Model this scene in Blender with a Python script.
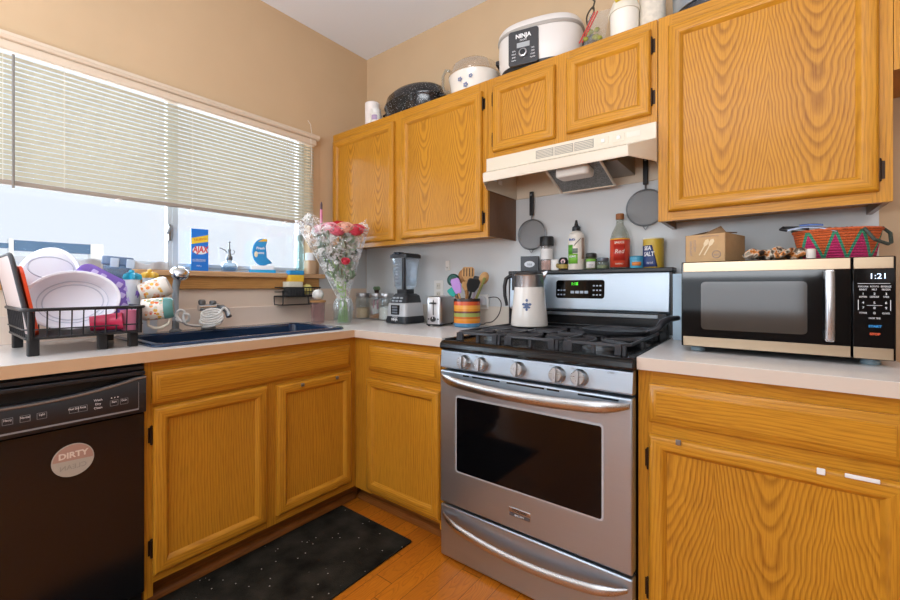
import bpy, bmesh, math, random
from mathutils import Vector, Matrix
for o in list(bpy.data.objects):
    bpy.data.objects.remove(o)
sc = bpy.context.scene
C = sc.collection
RND = random.Random(11)
PI = math.pi

# ------------------------------------------------------------------ camera, sky, lights, exposure
cam_d = bpy.data.cameras.new('camera')
cam_d.sensor_width = 36.0
cam_d.sensor_fit = 'HORIZONTAL'
cam_d.lens = 16.546
cam_d.shift_y = -0.0144
cam_d.clip_start = 0.02
cam = bpy.data.objects.new('camera', cam_d)
C.objects.link(cam)
cam.location = (2.3004, -2.0068, 1.131)
cam.rotation_euler = (PI / 2, 0, 0.655)
sc.camera = cam

w = bpy.data.worlds.new('daylight')
sc.world = w
w.use_nodes = True
bg = w.node_tree.nodes['Background']
bg.inputs[0].default_value = (0.88, 0.93, 1.0, 1)
bg.inputs[1].default_value = 1.12


def area(name, loc, rot, size, power, col, sy=None):
    d = bpy.data.lights.new(name, 'AREA')
    d.energy = power
    d.color = col
    d.shape = 'RECTANGLE'
    d.size = size
    d.size_y = sy or size
    o = bpy.data.objects.new(name, d)
    C.objects.link(o)
    o.location = loc
    o.rotation_euler = rot
    return o


area('ceiling_bounce_fill', (1.9, -3.3, 1.3), (PI - 0.12, 0, math.radians(10)), 1.6, 128, (0.90, 0.95, 1.0))  # added fill aimed at the ceiling; no lamp stands here
area('frontal_fill', (3.6, -3.9, 2.0), (math.radians(74), 0, math.radians(40)), 1.7, 9, (0.98, 0.98, 1.0))  # added soft fill from behind the camera, not a room lamp
area('window_daylight', (-0.6, -1.3, 1.75), (0, math.radians(-90), 0), 1.1, 60, (0.86, 0.93, 1.0), 2.3)
area('front_wall_fill', (1.7, -4.6, 1.5), (PI / 2, 0, 0), 1.8, 24, (0.78, 0.89, 1.0), 1.3)  # added cool fill; the front wall has no window
area('patio_daylight', (-0.35, -3.05, 1.1), (0, math.radians(-90), 0), 1.9, 120, (0.70, 0.85, 1.0), 1.1)

sc.view_settings.view_transform = 'Standard'
sc.view_settings.look = 'None'
sc.view_settings.exposure = -0.10
sc.view_settings.gamma = 1.0
sc.view_settings.use_curve_mapping = False


# ------------------------------------------------------------------ materials
def lin(c):
    if isinstance(c, str):
        c = [int(c[i:i + 2], 16) / 255 for i in (0, 2, 4)]
    return tuple(x / 12.92 if x <= 0.04045 else ((x + 0.055) / 1.055) ** 2.4 for x in c) + (1,)


class NT:
    def __init__(self, m):
        self.t = m.node_tree
        self.b = self.t.nodes['Principled BSDF']
        self.out = self.t.nodes['Material Output']

    def n(self, typ, ins=None, **props):
        x = self.t.nodes.new(typ)
        for k, v in props.items():
            setattr(x, k, v)
        for k, v in (ins or {}).items():
            self.set(x.inputs[k], v)
        return x

    def set(self, sock, v):
        if isinstance(v, bpy.types.NodeSocket):
            self.t.links.new(v, sock)
        else:
            sock.default_value = v

    def m(self, op, a, b=None, c=None):
        x = self.t.nodes.new('ShaderNodeMath')
        x.operation = op
        self.set(x.inputs[0], a)
        if b is not None:
            self.set(x.inputs[1], b)
        if c is not None:
            self.set(x.inputs[2], c)
        return x.outputs[0]

    def xyz(self, kind='Object'):
        tc = self.n('ShaderNodeTexCoord')
        s = self.n('ShaderNodeSeparateXYZ', {0: tc.outputs[kind]})
        return s.outputs

    def vec(self, x, y, z):
        return self.n('ShaderNodeCombineXYZ', {0: x, 1: y, 2: z}).outputs[0]

    def noise(self, v, scale=1.0, detail=2.0, rough=0.5):
        return self.n('ShaderNodeTexNoise', {'Vector': v, 'Scale': scale, 'Detail': detail, 'Roughness': rough}).outputs[0]

    def ramp(self, f, stops):
        r = self.n('ShaderNodeValToRGB', {0: f})
        cr = r.color_ramp
        while len(cr.elements) < len(stops):
            cr.elements.new(0.5)
        for e, (p, c) in zip(cr.elements, stops):
            e.position = p
            e.color = c if len(c) == 4 else tuple(c) + (1,)
        return r.outputs[0]

    def mix(self, f, a, b, blend='MIX'):
        x = self.t.nodes.new('ShaderNodeMix')
        x.data_type = 'RGBA'
        x.blend_type = blend
        self.set(x.inputs[0], f)
        self.set(x.inputs[6], a)
        self.set(x.inputs[7], b)
        return x.outputs[2]

    def bump(self, h, strength=0.2, dist=0.002):
        x = self.n('ShaderNodeBump', {'Height': h, 'Strength': strength, 'Distance': dist})
        self.t.links.new(x.outputs[0], self.b.inputs['Normal'])


def new_mat(name):
    m = bpy.data.materials.new(name)
    m.use_nodes = True
    return m, NT(m)


MATS = {}


def mat(name, col, rough=0.5, metal=0.0, spec=0.5, coat=0.0, emit=None, trans=0.0, var=0.0, vscale=30.0, bump=0.0):
    if name in MATS:
        return MATS[name]
    m, t = new_mat(name)
    b = t.b
    c = lin(col)
    b.inputs['Base Color'].default_value = c
    b.inputs['Roughness'].default_value = rough
    b.inputs['Metallic'].default_value = metal
    b.inputs['Specular IOR Level'].default_value = spec
    b.inputs['Coat Weight'].default_value = coat
    b.inputs['Coat Roughness'].default_value = 0.08
    b.inputs['Transmission Weight'].default_value = trans
    if var or bump:
        tc = t.n('ShaderNodeTexCoord')
        nz = t.noise(tc.outputs['Object'], vscale, 3.0)
        if var:
            lo = tuple(x * (1 - var) for x in c[:3]) + (1,)
            hi = tuple(min(1, x * (1 + var)) for x in c[:3]) + (1,)
            t.set(b.inputs['Base Color'], t.ramp(nz, [(0.3, lo), (0.7, hi)]))
        if bump:
            t.bump(nz, bump, 0.002)
    if emit:
        b.inputs['Emission Color'].default_value = lin(col)
        b.inputs['Emission Strength'].default_value = emit
    MATS[name] = m
    return m


def glassy(name, col=(0.95, 0.97, 1.0), rough=0.03, body=0.0, bodycol='ffffff', edge=0.75):
    """thin clear sheet: tinted transparency, a mirror sheen that grows towards grazing angles, optional milky body"""
    if name in MATS:
        return MATS[name]
    m, t = new_mat(name)
    tr = t.n('ShaderNodeBsdfTransparent', {0: tuple(col) + (1,)})
    gl = t.n('ShaderNodeBsdfGlossy', {'Color': (1, 1, 1, 1), 'Roughness': rough})
    lw = t.n('ShaderNodeLayerWeight', {0: 0.35})
    f = t.m('MULTIPLY_ADD', lw.outputs['Facing'], edge, 0.05)
    f = t.m('MULTIPLY', f, t.m('MULTIPLY_ADD', lw.outputs['Facing'], 0.6, 0.4))
    mx = t.n('ShaderNodeMixShader', {0: f, 1: tr.outputs[0], 2: gl.outputs[0]})
    res = mx.outputs[0]
    if body:
        df = t.n('ShaderNodeBsdfDiffuse', {0: lin(bodycol)})
        tl = t.n('ShaderNodeBsdfTranslucent', {0: lin(bodycol)})
        dd = t.n('ShaderNodeMixShader', {0: 0.5, 1: df.outputs[0], 2: tl.outputs[0]})
        res = t.n('ShaderNodeMixShader', {0: body, 1: res, 2: dd.outputs[0]}).outputs[0]
    t.t.links.new(res, t.out.inputs[0])
    MATS[name] = m
    return m


OAK_L = lin('c98c28')
OAK_D = lin('7e470b')


def oak(name, u, g, cath=False, light=OAK_L, dark=OAK_D, dens=45.0, slope=15.0, board=0.25, rough=0.36, con=0.5):
    """u: axis across the board, g: axis along the grain; cath: plain-sawn arches instead of straight grain"""
    if name in MATS:
        return MATS[name]
    m, t = new_mat(name)
    ax = t.xyz()
    oi = t.n('ShaderNodeObjectInfo')
    rnd = t.m('MULTIPLY', oi.outputs['Random'], 37.0)
    U, G = ax['XYZ'.index(u)], ax['XYZ'.index(g)]
    D = ax[[i for i in range(3) if 'XYZ'[i] not in (u, g)][0]]
    wob = t.noise(t.vec(t.m('MULTIPLY', U, 6.0), t.m('MULTIPLY_ADD', G, 1.6, rnd), rnd), 1.0, 2.0)
    if cath:
        k = t.m('FLOOR', t.m('ADD', t.m('DIVIDE', U, board), 0.5))
        ul = t.m('SUBTRACT', U, t.m('MULTIPLY', k, board))
        ul = t.m('ADD', ul, t.m('MULTIPLY', t.m('SUBTRACT', wob, 0.5), 0.035))
        r = t.m('SQRT', t.m('ADD', t.m('MULTIPLY', ul, ul), 0.0006))
        v = t.m('SUBTRACT', t.m('ADD', t.m('MULTIPLY', r, dens), t.m('MULTIPLY', t.m('MULTIPLY', r, r), 320.0)), t.m('MULTIPLY', G, slope))
        v = t.m('ADD', v, t.m('MULTIPLY', t.noise(t.vec(t.m('MULTIPLY', k, 5.0), t.m('MULTIPLY', G, 6.0), rnd), 1.0, 2.0), 3.0))
        v = t.m('ADD', v, t.m('MULTIPLY', k, 3.37))
        v = t.m('ADD', v, t.m('MULTIPLY', wob, 3.0))
    else:
        v = t.m('MULTIPLY', t.m('ADD', U, t.m('MULTIPLY', D, 0.7)), 95.0)
        v = t.m('ADD', v, t.m('MULTIPLY', wob, 7.0))
    v = t.m('ADD', v, rnd)
    saw = t.m('FRACT', v)
    fine = t.noise(t.vec(t.m('MULTIPLY', t.m('ADD', U, D), 420.0), t.m('MULTIPLY', G, 14.0), rnd), 1.0, 2.0)
    broad = t.noise(t.vec(t.m('MULTIPLY', U, 5.0), t.m('MULTIPLY', G, 1.2), rnd), 1.0, 2.0)
    band = t.ramp(saw, [(0.0, (1, 1, 1)), (0.16, (0.75, 0.75, 0.75)), (0.42, (0.1, 0.1, 0.1)), (0.8, (0.0, 0.0, 0.0)), (1.0, (1, 1, 1))])
    pore = t.ramp(fine, [(0.45, (0, 0, 0)), (0.68, (1, 1, 1))])
    f = t.m('ADD', t.m('MULTIPLY', band, con if cath else con * 0.55), t.m('MULTIPLY', pore, 0.30))
    f = t.m('ADD', f, t.m('MULTIPLY', t.m('SUBTRACT', broad, 0.5), 0.5))
    f = t.m('MINIMUM', t.m('MAXIMUM', f, 0.0), 1.0)
    col = t.mix(f, light, dark)
    t.set(t.b.inputs['Base Color'], col)
    t.set(t.b.inputs['Roughness'], t.m('MULTIPLY_ADD', f, 0.12, rough - 0.05))
    t.b.inputs['Specular IOR Level'].default_value = 0.22
    t.b.inputs['Coat Weight'].default_value = 0.25
    t.b.inputs['Coat Roughness'].default_value = 0.16
    t.bump(t.m('SUBTRACT', 1.0, f), 0.12, 0.0015)
    MATS[name] = m
    return m


# upper doors (stove wall): across X, along Z
OV = oak('oak straight grain upright', 'X', 'Z')
OVY = oak('oak straight grain upright on window wall', 'Y', 'Z')
OHX = oak('oak straight grain lengthwise', 'Z', 'X')
OHY = oak('oak straight grain lengthwise on window wall', 'Z', 'Y')
OCX = oak('oak cathedral grain', 'X', 'Z', True)
OCY = oak('oak cathedral grain on window wall', 'Y', 'Z', True, con=0.25)
OUND = oak('oak cabinet underside', 'Y', 'X')
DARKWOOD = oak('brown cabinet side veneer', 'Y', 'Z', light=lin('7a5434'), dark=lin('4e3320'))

STEEL = None


def make_steel(name, col, rough, axis='X'):
    m, t = new_mat(name)
    ax = t.xyz()
    i = 'XYZ'.index(axis)
    cs = [t.m('MULTIPLY', ax[k], 3.0 if k == i else 380.0) for k in range(3)]
    nz = t.noise(t.vec(*cs), 1.0, 2.0)
    c = lin(col)
    lo = tuple(x * 0.90 for x in c[:3]) + (1,)
    t.set(t.b.inputs['Base Color'], t.mix(nz, lo, c))
    t.set(t.b.inputs['Roughness'], t.m('MULTIPLY_ADD', nz, 0.14, rough - 0.07))
    t.b.inputs['Metallic'].default_value = 1.0
    MATS[name] = m
    return m


STEEL = make_steel('brushed stainless steel', 'b7c3ce', 0.42)
STEEL_H = make_steel('polished steel handle', 'c2c1c0', 0.29)
STEEL_Z = make_steel('brushed stainless steel upright', 'c2c2c4', 0.3, 'Z')
CHROME = mat('chrome', 'd5d8dc', 0.12, 1.0)
GREYMETAL = mat('dull grey metal', '8d9296', 0.35, 0.9)
BLACK = mat('black enamel', '0f0f11', 0.22)
BLACKGLASS = mat('black glass', '08080a', 0.06, spec=0.28)
BLACKPL = mat('black plastic', '171719', 0.42)
CAST = mat('cast iron', '303034', 0.36, 0.0, bump=0.2, vscale=200)
WHITEPL = mat('white plastic', 'ebe9e4', 0.35)
ALMOND = mat('almond enamel', 'dccfba', 0.35)
BRONZE = mat('dark bronze hinge', '33241a', 0.4, 0.7)
WHITEINK = mat('white lettering', 'e9e9ea', 0.5)
GREYINK = mat('grey lettering', '8a8b8e', 0.5)
CLEAR = glassy('clear glass')
THICKGLASS = glassy('thick clear glass', (0.95, 0.97, 0.97), 0.03, 0.10, 'eef4f4', 0.8)


# ------------------------------------------------------------------ mesh building
class MB:
    def __init__(s):
        s.v, s.f, s.m, s.s = [], [], [], []

    def add(s, vs, fs, mi=0, sm=False):
        k = len(s.v)
        s.v += [tuple(p) for p in vs]
        for f in fs:
            s.f.append([i + k for i in f])
            s.m.append(mi)
            s.s.append(sm)
        return k

    def xf(s, k, M):
        for i in range(k, len(s.v)):
            s.v[i] = tuple(M @ Vector(s.v[i]))
        return s

    def box(s, x0, x1, y0, y1, z0, z1, mi=0):
        vs = [(x, y, z) for z in (z0, z1) for y in (y0, y1) for x in (x0, x1)]
        s.add(vs, [(0, 2, 3, 1), (4, 5, 7, 6), (0, 1, 5, 4), (2, 6, 7, 3), (0, 4, 6, 2), (1, 3, 7, 5)], mi)
        return s

    def loft(s, rings, mi=0, sm=True, cap=True, closed=False):
        n = len(rings[0])
        k = len(s.v)
        vs = [p for r in rings for p in r]
        fs = []
        R = len(rings)
        for a in range(R - 1 + (1 if closed else 0)):
            b = (a + 1) % R
            for i in range(n):
                j = (i + 1) % n
                fs.append((a * n + i, a * n + j, b * n + j, b * n + i))
        s.add(vs, fs, mi, sm)
        if cap and not closed:
            s.f.append([k + i for i in range(n)][::-1]); s.m.append(mi); s.s.append(False)
            s.f.append([k + (R - 1) * n + i for i in range(n)]); s.m.append(mi); s.s.append(False)
        return s

    def lathe(s, prof, n=28, c=(0, 0, 0), mi=0, cap=True, sx=1.0, sy=1.0):
        rings = [[(c[0] + max(r, 1e-4) * sx * math.cos(2 * PI * i / n), c[1] + max(r, 1e-4) * sy * math.sin(2 * PI * i / n), c[2] + z)
                  for i in range(n)] for r, z in prof]
        return s.loft(rings, mi, True, cap)

    def cyl(s, p, q, r, n=16, mi=0, r2=None):
        p, q = Vector(p), Vector(q)
        d = (q - p).normalized()
        a = d.orthogonal().normalized()
        b = d.cross(a)
        r2 = r if r2 is None else r2
        rings = [[tuple(o + (a * math.cos(2 * PI * i / n) + b * math.sin(2 * PI * i / n)) * rr) for i in range(n)]
                 for o, rr in ((p, r), (q, r2))]
        return s.loft(rings, mi)

    def tube(s, path, r, n=8, mi=0, closed=False):
        P = [Vector(p) for p in path]
        N = len(P)
        rings = []
        a = None
        for i in range(N):
            if closed:
                d = P[(i + 1) % N] - P[i - 1]
            else:
                d = P[min(i + 1, N - 1)] - P[max(i - 1, 0)]
            if d.length < 1e-9:
                d = Vector((0, 0, 1))
            d.normalize()
            if a is None:
                a = d.orthogonal().normalized()
            else:
                a = a - d * a.dot(d)
                a = a.normalized() if a.length > 1e-6 else d.orthogonal().normalized()
            b = d.cross(a)
            rr = r(i / max(1, N - 1)) if callable(r) else r
            rings.append([tuple(P[i] + (a * math.cos(2 * PI * j / n) + b * math.sin(2 * PI * j / n)) * rr) for j in range(n)])
        return s.loft(rings, mi, True, not closed, closed)

    def rpoly(s, x0, x1, y0, y1, r, seg=5):
        pts = []
        for cx, cy, a0 in ((x1 - r, y1 - r, 0), (x0 + r, y1 - r, PI / 2), (x0 + r, y0 + r, PI), (x1 - r, y0 + r, 1.5 * PI)):
            for i in range(seg + 1):
                a = a0 + PI / 2 * i / seg
                pts.append((cx + r * math.cos(a), cy + r * math.sin(a)))
        return pts

    def rbox(s, x0, x1, y0, y1, z0, z1, r=0.01, mi=0, seg=5, top=0.0, sm=True):
        """box with rounded upright edges, optional softened top"""
        prof = [(0, z0)]
        if top:
            prof += [(0, z1 - top), (top * 0.3, z1 - top * 0.3), (top, z1)]
        else:
            prof += [(0, z1)]
        rings = [[(x, y, z) for x, y in s.rpoly(x0 + o, x1 - o, y0 + o, y1 - o, max(r - o * 0.5, 0.001), seg)] for o, z in prof]
        return s.loft(rings, mi, sm)

    def ball(s, c, rx, ry=None, rz=None, n=16, m=10, mi=0):
        ry = rx if ry is None else ry
        rz = rx if rz is None else rz
        rings = [[(c[0] + rx * math.sin(PI * j / m) * math.cos(2 * PI * i / n) if 0 < j < m else c[0] + 1e-5 * math.cos(2 * PI * i / n),
                   c[1] + ry * math.sin(PI * j / m) * math.sin(2 * PI * i / n) if 0 < j < m else c[1] + 1e-5 * math.sin(2 * PI * i / n),
                   c[2] - rz * math.cos(PI * j / m)) for i in range(n)] for j in range(m + 1)]
        return s.loft(rings, mi)

    def prism(s, poly, z0, z1, mi=0, sm=False):
        rings = [[(x, y, z) for x, y in poly] for z in (z0, z1)]
        return s.loft(rings, mi, sm)

    def grid(s, fn, nu, nv, mi=0, sm=True):
        vs = [fn(i / nu, j / nv) for j in range(nv + 1) for i in range(nu + 1)]
        fs = [(j * (nu + 1) + i, j * (nu + 1) + i + 1, (j + 1) * (nu + 1) + i + 1, (j + 1) * (nu + 1) + i) for j in range(nv) for i in range(nu)]
        s.add(vs, fs, mi, sm)
        return s

    def build(s, name, mats, parent=None, origin=None, bevel=0.0, seg=2, solid=0.0, recalc=True):
        """verts are in the parent's frame; origin (same frame) moves the pivot without moving the shape"""
        if not isinstance(mats, (list, tuple)):
            mats = [mats]
        me = bpy.data.meshes.new(name)
        o = Vector(origin or (0, 0, 0))
        me.from_pydata([tuple(Vector(p) - o) for p in s.v], [], s.f)
        for m in mats:
            me.materials.append(m)
        for p, mi, sm in zip(me.polygons, s.m, s.s):
            p.material_index = mi
            p.use_smooth = sm
        if recalc:
            bm = bmesh.new()
            bm.from_mesh(me)
            bmesh.ops.recalc_face_normals(bm, faces=bm.faces)
            bm.to_mesh(me)
            bm.free()
        me.set_sharp_from_angle(angle=math.radians(38))
        ob = bpy.data.objects.new(name, me)
        C.objects.link(ob)
        ob.location = o
        if parent:
            ob.parent = parent
        if solid:
            md = ob.modifiers.new('thickness', 'SOLIDIFY')
            md.thickness = solid
            md.offset = 0
        if bevel:
            md = ob.modifiers.new('bevel', 'BEVEL')
            md.width = bevel
            md.segments = seg
            md.limit_method = 'ANGLE'
            md.angle_limit = math.radians(40)
        return ob


def tag(o, label, cat, group=None, kind=None):
    if kind == 'structure':
        o['kind'] = kind
    else:
        o['label'] = label
        o['category'] = cat
        if group:
            o['group'] = group
        if kind:
            o['kind'] = kind
    return o


def thing(name, label, cat, loc=(0, 0, 0), rz=0.0, group=None):
    o = bpy.data.objects.new(name, None)
    o.empty_display_size = 0.05
    C.objects.link(o)
    o.location = loc
    o.rotation_euler = (0, 0, rz)
    return tag(o, label, cat, group)


def face(x, y):
    """z-rotation that turns a thing's front (-y) towards the room corner the photo is taken from"""
    return math.atan2(2.3 - x, 2.007 + y)


def struct(name, mb, m, bevel=0.0, parent=None, origin=None):
    o = mb.build(name, m, parent, bevel=bevel, origin=origin)
    if not parent:
        o['kind'] = 'structure'
    return o


TEXTS = []


def text(s, size, m, parent, loc, rot=(PI / 2, 0, 0), name='lettering', bend=0.0, sx=1.0, align='CENTER', ext=0.0004, bold=0.0, shear=0.0):
    cu = bpy.data.curves.new('txt', 'FONT')
    cu.body = s
    cu.size = size
    cu.align_x = align
    cu.align_y = 'CENTER'
    cu.extrude = ext
    cu.offset = bold
    cu.shear = shear
    cu.resolution_u = 3
    ob = bpy.data.objects.new('txt', cu)
    C.objects.link(ob)
    TEXTS.append((ob, name, m, parent, loc, rot, bend, sx))


def flush_texts():
    bpy.context.view_layer.update()
    dg = bpy.context.evaluated_depsgraph_get()
    done = []
    for ob, name, m, parent, loc, rot, bend, sx in TEXTS:
        me = bpy.data.meshes.new_from_object(ob.evaluated_get(dg))
        done.append((ob, me, name, m, parent, loc, rot, bend, sx))
    for ob, me, name, m, parent, loc, rot, bend, sx in done:
        cu = ob.data
        bpy.data.objects.remove(ob)
        bpy.data.curves.remove(cu)
        for v in me.vertices:
            v.co.x *= sx
            if bend:
                a = v.co.x / bend
                r = bend + v.co.z
                v.co.x = r * math.sin(a)
                v.co.z = r * math.cos(a) - bend
        me.materials.clear()
        me.materials.append(m)
        me.name = name
        o = bpy.data.objects.new(name, me)
        C.objects.link(o)
        o.parent = parent
        o.location = loc
        o.rotation_euler = rot


# ------------------------------------------------------------------ the room
PAINT = mat('peach wall paint', 'c9ad8a', 0.75, var=0.03, vscale=3)
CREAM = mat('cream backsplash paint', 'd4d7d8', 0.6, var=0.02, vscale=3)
CEIL = mat('ceiling paint', 'e9eef5', 0.85)
H = 2.772
RX, FY = 4.3, -4.7

# plank floor
m, t = new_mat('orange oak planks')
ax = t.xyz()
pw = 0.083
k = t.m('FLOOR', t.m('DIVIDE', ax[0], pw))
fx = t.m('FRACT', t.m('DIVIDE', ax[0], pw))
wn = t.n('ShaderNodeTexWhiteNoise', {'W': k}, noise_dimensions='1D').outputs['Value']
yl = t.m('ADD', t.m('DIVIDE', ax[1], 0.75), t.m('MULTIPLY', wn, 9.0))
fy = t.m('FRACT', yl)
pid = t.n('ShaderNodeTexWhiteNoise', {'Vector': t.vec(k, t.m('FLOOR', yl), 0.0)}, noise_dimensions='2D').outputs['Value']
wob = t.noise(t.vec(t.m('MULTIPLY', ax[0], 16.0), t.m('MULTIPLY_ADD', ax[1], 4.0, t.m('MULTIPLY', pid, 30.0)), pid), 1.0, 2.0)
saw = t.m('FRACT', t.m('ADD', t.m('MULTIPLY', wob, 14.0), t.m('MULTIPLY', ax[0], 40.0)))
fine = t.noise(t.vec(t.m('MULTIPLY', ax[0], 320.0), t.m('MULTIPLY', ax[1], 12.0), pid), 1.0, 2.0)
f = t.m('ADD', t.m('MULTIPLY', t.ramp(saw, [(0.0, (1, 1, 1)), (0.3, (0.1, 0.1, 0.1)), (1.0, (0.5, 0.5, 0.5))]), 0.5), t.m('MULTIPLY', fine, 0.35))
col = t.mix(f, lin('de8420'), lin('94480c'))
col = t.mix(t.m('MULTIPLY', pid, 0.45), col, lin('9c5218'))
gap = t.m('MAXIMUM', t.m('LESS_THAN', fx, 0.025), t.m('LESS_THAN', fy, 0.004))
col = t.mix(t.m('MULTIPLY', gap, 0.8), col, lin('2a1608'))
t.set(t.b.inputs['Base Color'], col)
t.b.inputs['Roughness'].default_value = 0.32
FLOORM = m

struct('floor', MB().box(-0.15, RX + 0.1, FY - 0.1, 0.1, -0.08, 0.0), FLOORM)
struct('ceiling', MB().box(-0.15, RX + 0.1, FY - 0.1, 0.1, H, H + 0.08), CEIL)
W0, W1, WZ0, WZ1 = -2.50, -0.475, 1.20, 2.095          # kitchen window opening
P0, P1, PZ = -3.55, -2.55, 2.05                       # glazed patio door further along the same wall
b = MB()
b.box(-0.15, 0, W1, 0.1, 0, H)
b.box(-0.15, 0, W0, W1, 0, WZ0)
b.box(-0.15, 0, W0, W1, WZ1, H)
b.box(-0.15, 0, P1, W0, 0, H)
b.box(-0.15, 0, P0, P1, PZ, H)
b.box(-0.15, 0, FY - 0.1, P0, 0, H)
struct('wall_left', b, PAINT)
struct('wall_back', MB().box(0, RX, 0, 0.1, 0, H), PAINT)
OFFW = mat('off white wall paint', '9a8a78', 0.75)
struct('wall_right', MB().box(RX, RX + 0.1, FY, 0.1, 0, H), OFFW)
struct('wall_front', MB().box(-0.0, RX, FY - 0.1, FY, 0, H), OFFW)
struct('trim_1', MB().box(0.002, 2.60, -0.006, 0, 0.9, 1.76), CREAM)      # pale backsplash field on the stove wall

ALU = mat('blue grey aluminium', 'cfdbe6', 0.45, 0.1)
WGLASS = glassy('window glass', (0.97, 0.985, 1.0), 0.05)
b = MB()
for y0, y1, z0, z1 in ((W0, W1, WZ0 - 0.0, WZ0 + 0.03), (W0, W1, WZ1 - 0.03, WZ1), (W1 - 0.035, W1, WZ0, WZ1), (W0, W0 + 0.035, WZ0, WZ1)):
    b.box(-0.11, -0.055, y0, y1, z0, z1)
win = struct('window_1', b, ALU, 0.003)
b = MB()
b.box(-0.085, -0.05, -1.215, -1.190, WZ0 + 0.03, WZ1 - 0.03)
b.box(-0.095, -0.055, -1.235, -1.213, WZ0 + 0.03, WZ1 - 0.03)
b.box(-0.095, -0.06, W0 + 0.035, -1.235, WZ0 + 0.03, WZ0 + 0.055)
b.box(-0.085, -0.05, -1.19, W1 - 0.035, WZ0 + 0.03, WZ0 + 0.05)
struct('window_sash', b, ALU, 0.002, win)
b = MB().box(-0.078, -0.074, W0 + 0.03, -1.215, WZ0 + 0.05, WZ1 - 0.03)
b.box(-0.070, -0.066, -1.19, W1 - 0.03, WZ0 + 0.045, WZ1 - 0.03)
struct('window_pane', b, WGLASS, 0, win)
b = MB().box(-0.055, -0.035, -1.236, -1.226, 1.36, 1.44)
b.tube([(-0.04, -1.231, 1.42), (-0.015, -1.236, 1.425), (-0.01, -1.25, 1.39)], 0.006, 8)
struct('window_latch', b, GREYMETAL, 0.002, win)
b = MB()
for y0, y1, z0, z1 in ((P0, P1, PZ - 0.06, PZ), (P0, P1, 0.0, 0.08), (P0, P0 + 0.06, 0, PZ), (P1 - 0.06, P1, 0, PZ), (-3.09, -3.01, 0, PZ)):
    b.box(-0.12, -0.05, y0, y1, z0, z1)
pd = struct('door_1', b, WHITEPL, 0.003)
struct('door_pane', MB().box(-0.09, -0.085, P0 + 0.05, P1 - 0.05, 0.07, PZ - 0.05), WGLASS, 0, pd)

# sill board with an oak apron below it
b = MB().rbox(-0.055, 0.045, W0, W1 + 0.09, 1.185, 1.212, 0.004)
sill = struct('trim_2', b, oak('pale oak sill', 'X', 'Y', light=lin('dcb184'), dark=lin('bd8a58')), 0.004)
struct('sill_apron', MB().box(0.001, 0.022, W0, W1 + 0.06, 1.12, 1.186), oak('oak sill apron', 'Z', 'Y', light=lin('cf9a5c'), dark=lin('9c6428')), 0.004, sill)
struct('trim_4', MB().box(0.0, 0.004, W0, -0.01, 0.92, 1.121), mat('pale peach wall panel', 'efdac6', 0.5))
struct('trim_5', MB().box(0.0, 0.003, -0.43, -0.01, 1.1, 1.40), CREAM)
# reveal: plain window casing strip right of the blind
struct('trim_3', MB().box(0.0, 0.006, W1, W1 + 0.07, 1.212, 2.08), PAINT, 0.002)

# ------------------------------------------------------------------ blind
SLAT = new_mat('cream blind slat')[0]
t = NT(SLAT)
df = t.n('ShaderNodeBsdfDiffuse', {0: lin('cac4b5')})
tl = t.n('ShaderNodeBsdfTranslucent', {0: lin('d6d2c0')})
mx = t.n('ShaderNodeMixShader', {0: 0.3, 1: df.outputs[0], 2: tl.outputs[0]})
t.t.links.new(mx.outputs[0], t.out.inputs[0])
RAIL = mat('beige blind rail', 'd9c8b2', 0.45)
BOT = mat('taupe bottom rail', 'a3978a', 0.5)
CORD = mat('white cord', 'e8e4da', 0.7)
BY0, BY1 = -2.49, -0.468
bl = thing('venetian_blind', 'cream slatted venetian blind half drawn over the kitchen window', 'blind', (0.03, -1.4, 1.53))
bl_off = Vector((0.03, -1.4, 1.53))


def rel(mb, off):
    mb.v = [(p[0] - off[0], p[1] - off[1], p[2] - off[2]) for p in mb.v]
    return mb


rel(MB().box(0.010, 0.052, BY0, BY1 + 0.012, 2.018, 2.052), bl_off).build('head_rail', RAIL, bl, bevel=0.003)
vb = MB()
prof = [(0.012, 2.052), (0.040, 2.050), (0.060, 2.056), (0.066, 2.068), (0.060, 2.082), (0.046, 2.088), (0.030, 2.090), (0.012, 2.090)]
vb.loft([[(x, y, z) for x, z in prof] for y in (BY0, BY1 + 0.028)], 0, True)
rel(vb, bl_off).build('valance', RAIL, bl)
NS = 25
for i in range(NS):
    z = 1.545 + (1.999 - 1.545) * i / (NS - 1)
    tl_ = math.radians(50)
    pts = []
    for j in range(6):
        q = (j / 5 - 0.5) * 0.0245
        cr = 0.0016 * (1 - (2 * j / 5 - 1) ** 2)
        pts.append((0.031 + q * math.cos(tl_) + cr * math.sin(tl_), z - q * math.sin(tl_) + cr * math.cos(tl_)))
    lo = [(x - 0.0005 * math.sin(tl_), zz - 0.0005 * math.cos(tl_)) for x, zz in reversed(pts)]
    ring = pts + lo
    sb = MB().loft([[(x, y, zz) for x, zz in ring] for y in (BY0 + 0.005, BY1)], 0, True)
    rel(sb, bl_off).build('slat', SLAT, bl)
rel(MB().rbox(0.018, 0.044, BY0 + 0.005, BY1, 1.516, 1.534, 0.004), bl_off).build('bottom_rail', BOT, bl, bevel=0.003)
for y in (-1.80, -1.63, -1.16, -0.66, -0.56, -2.2):
    cb = MB()
    for x in (0.0455, 0.0165):
        cb.cyl((x, y, 1.53), (x, y, 2.02), 0.0009, 5)
    rel(cb, bl_off).build('ladder_cord', CORD, bl)
for y in (-1.45, -1.16, -0.66):
    rel(MB().rbox(0.016, 0.047, y - 0.009, y + 0.009, 1.509, 1.518, 0.004), bl_off).build('rail_clip', WHITEPL, bl)
rel(MB().cyl((0.066, -1.775, 2.0), (0.066, -1.775, 1.50), 0.0042, 8), bl_off).build('tilt_wand', mat('smoky wand', '7d7a74', 0.3), bl)
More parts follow.
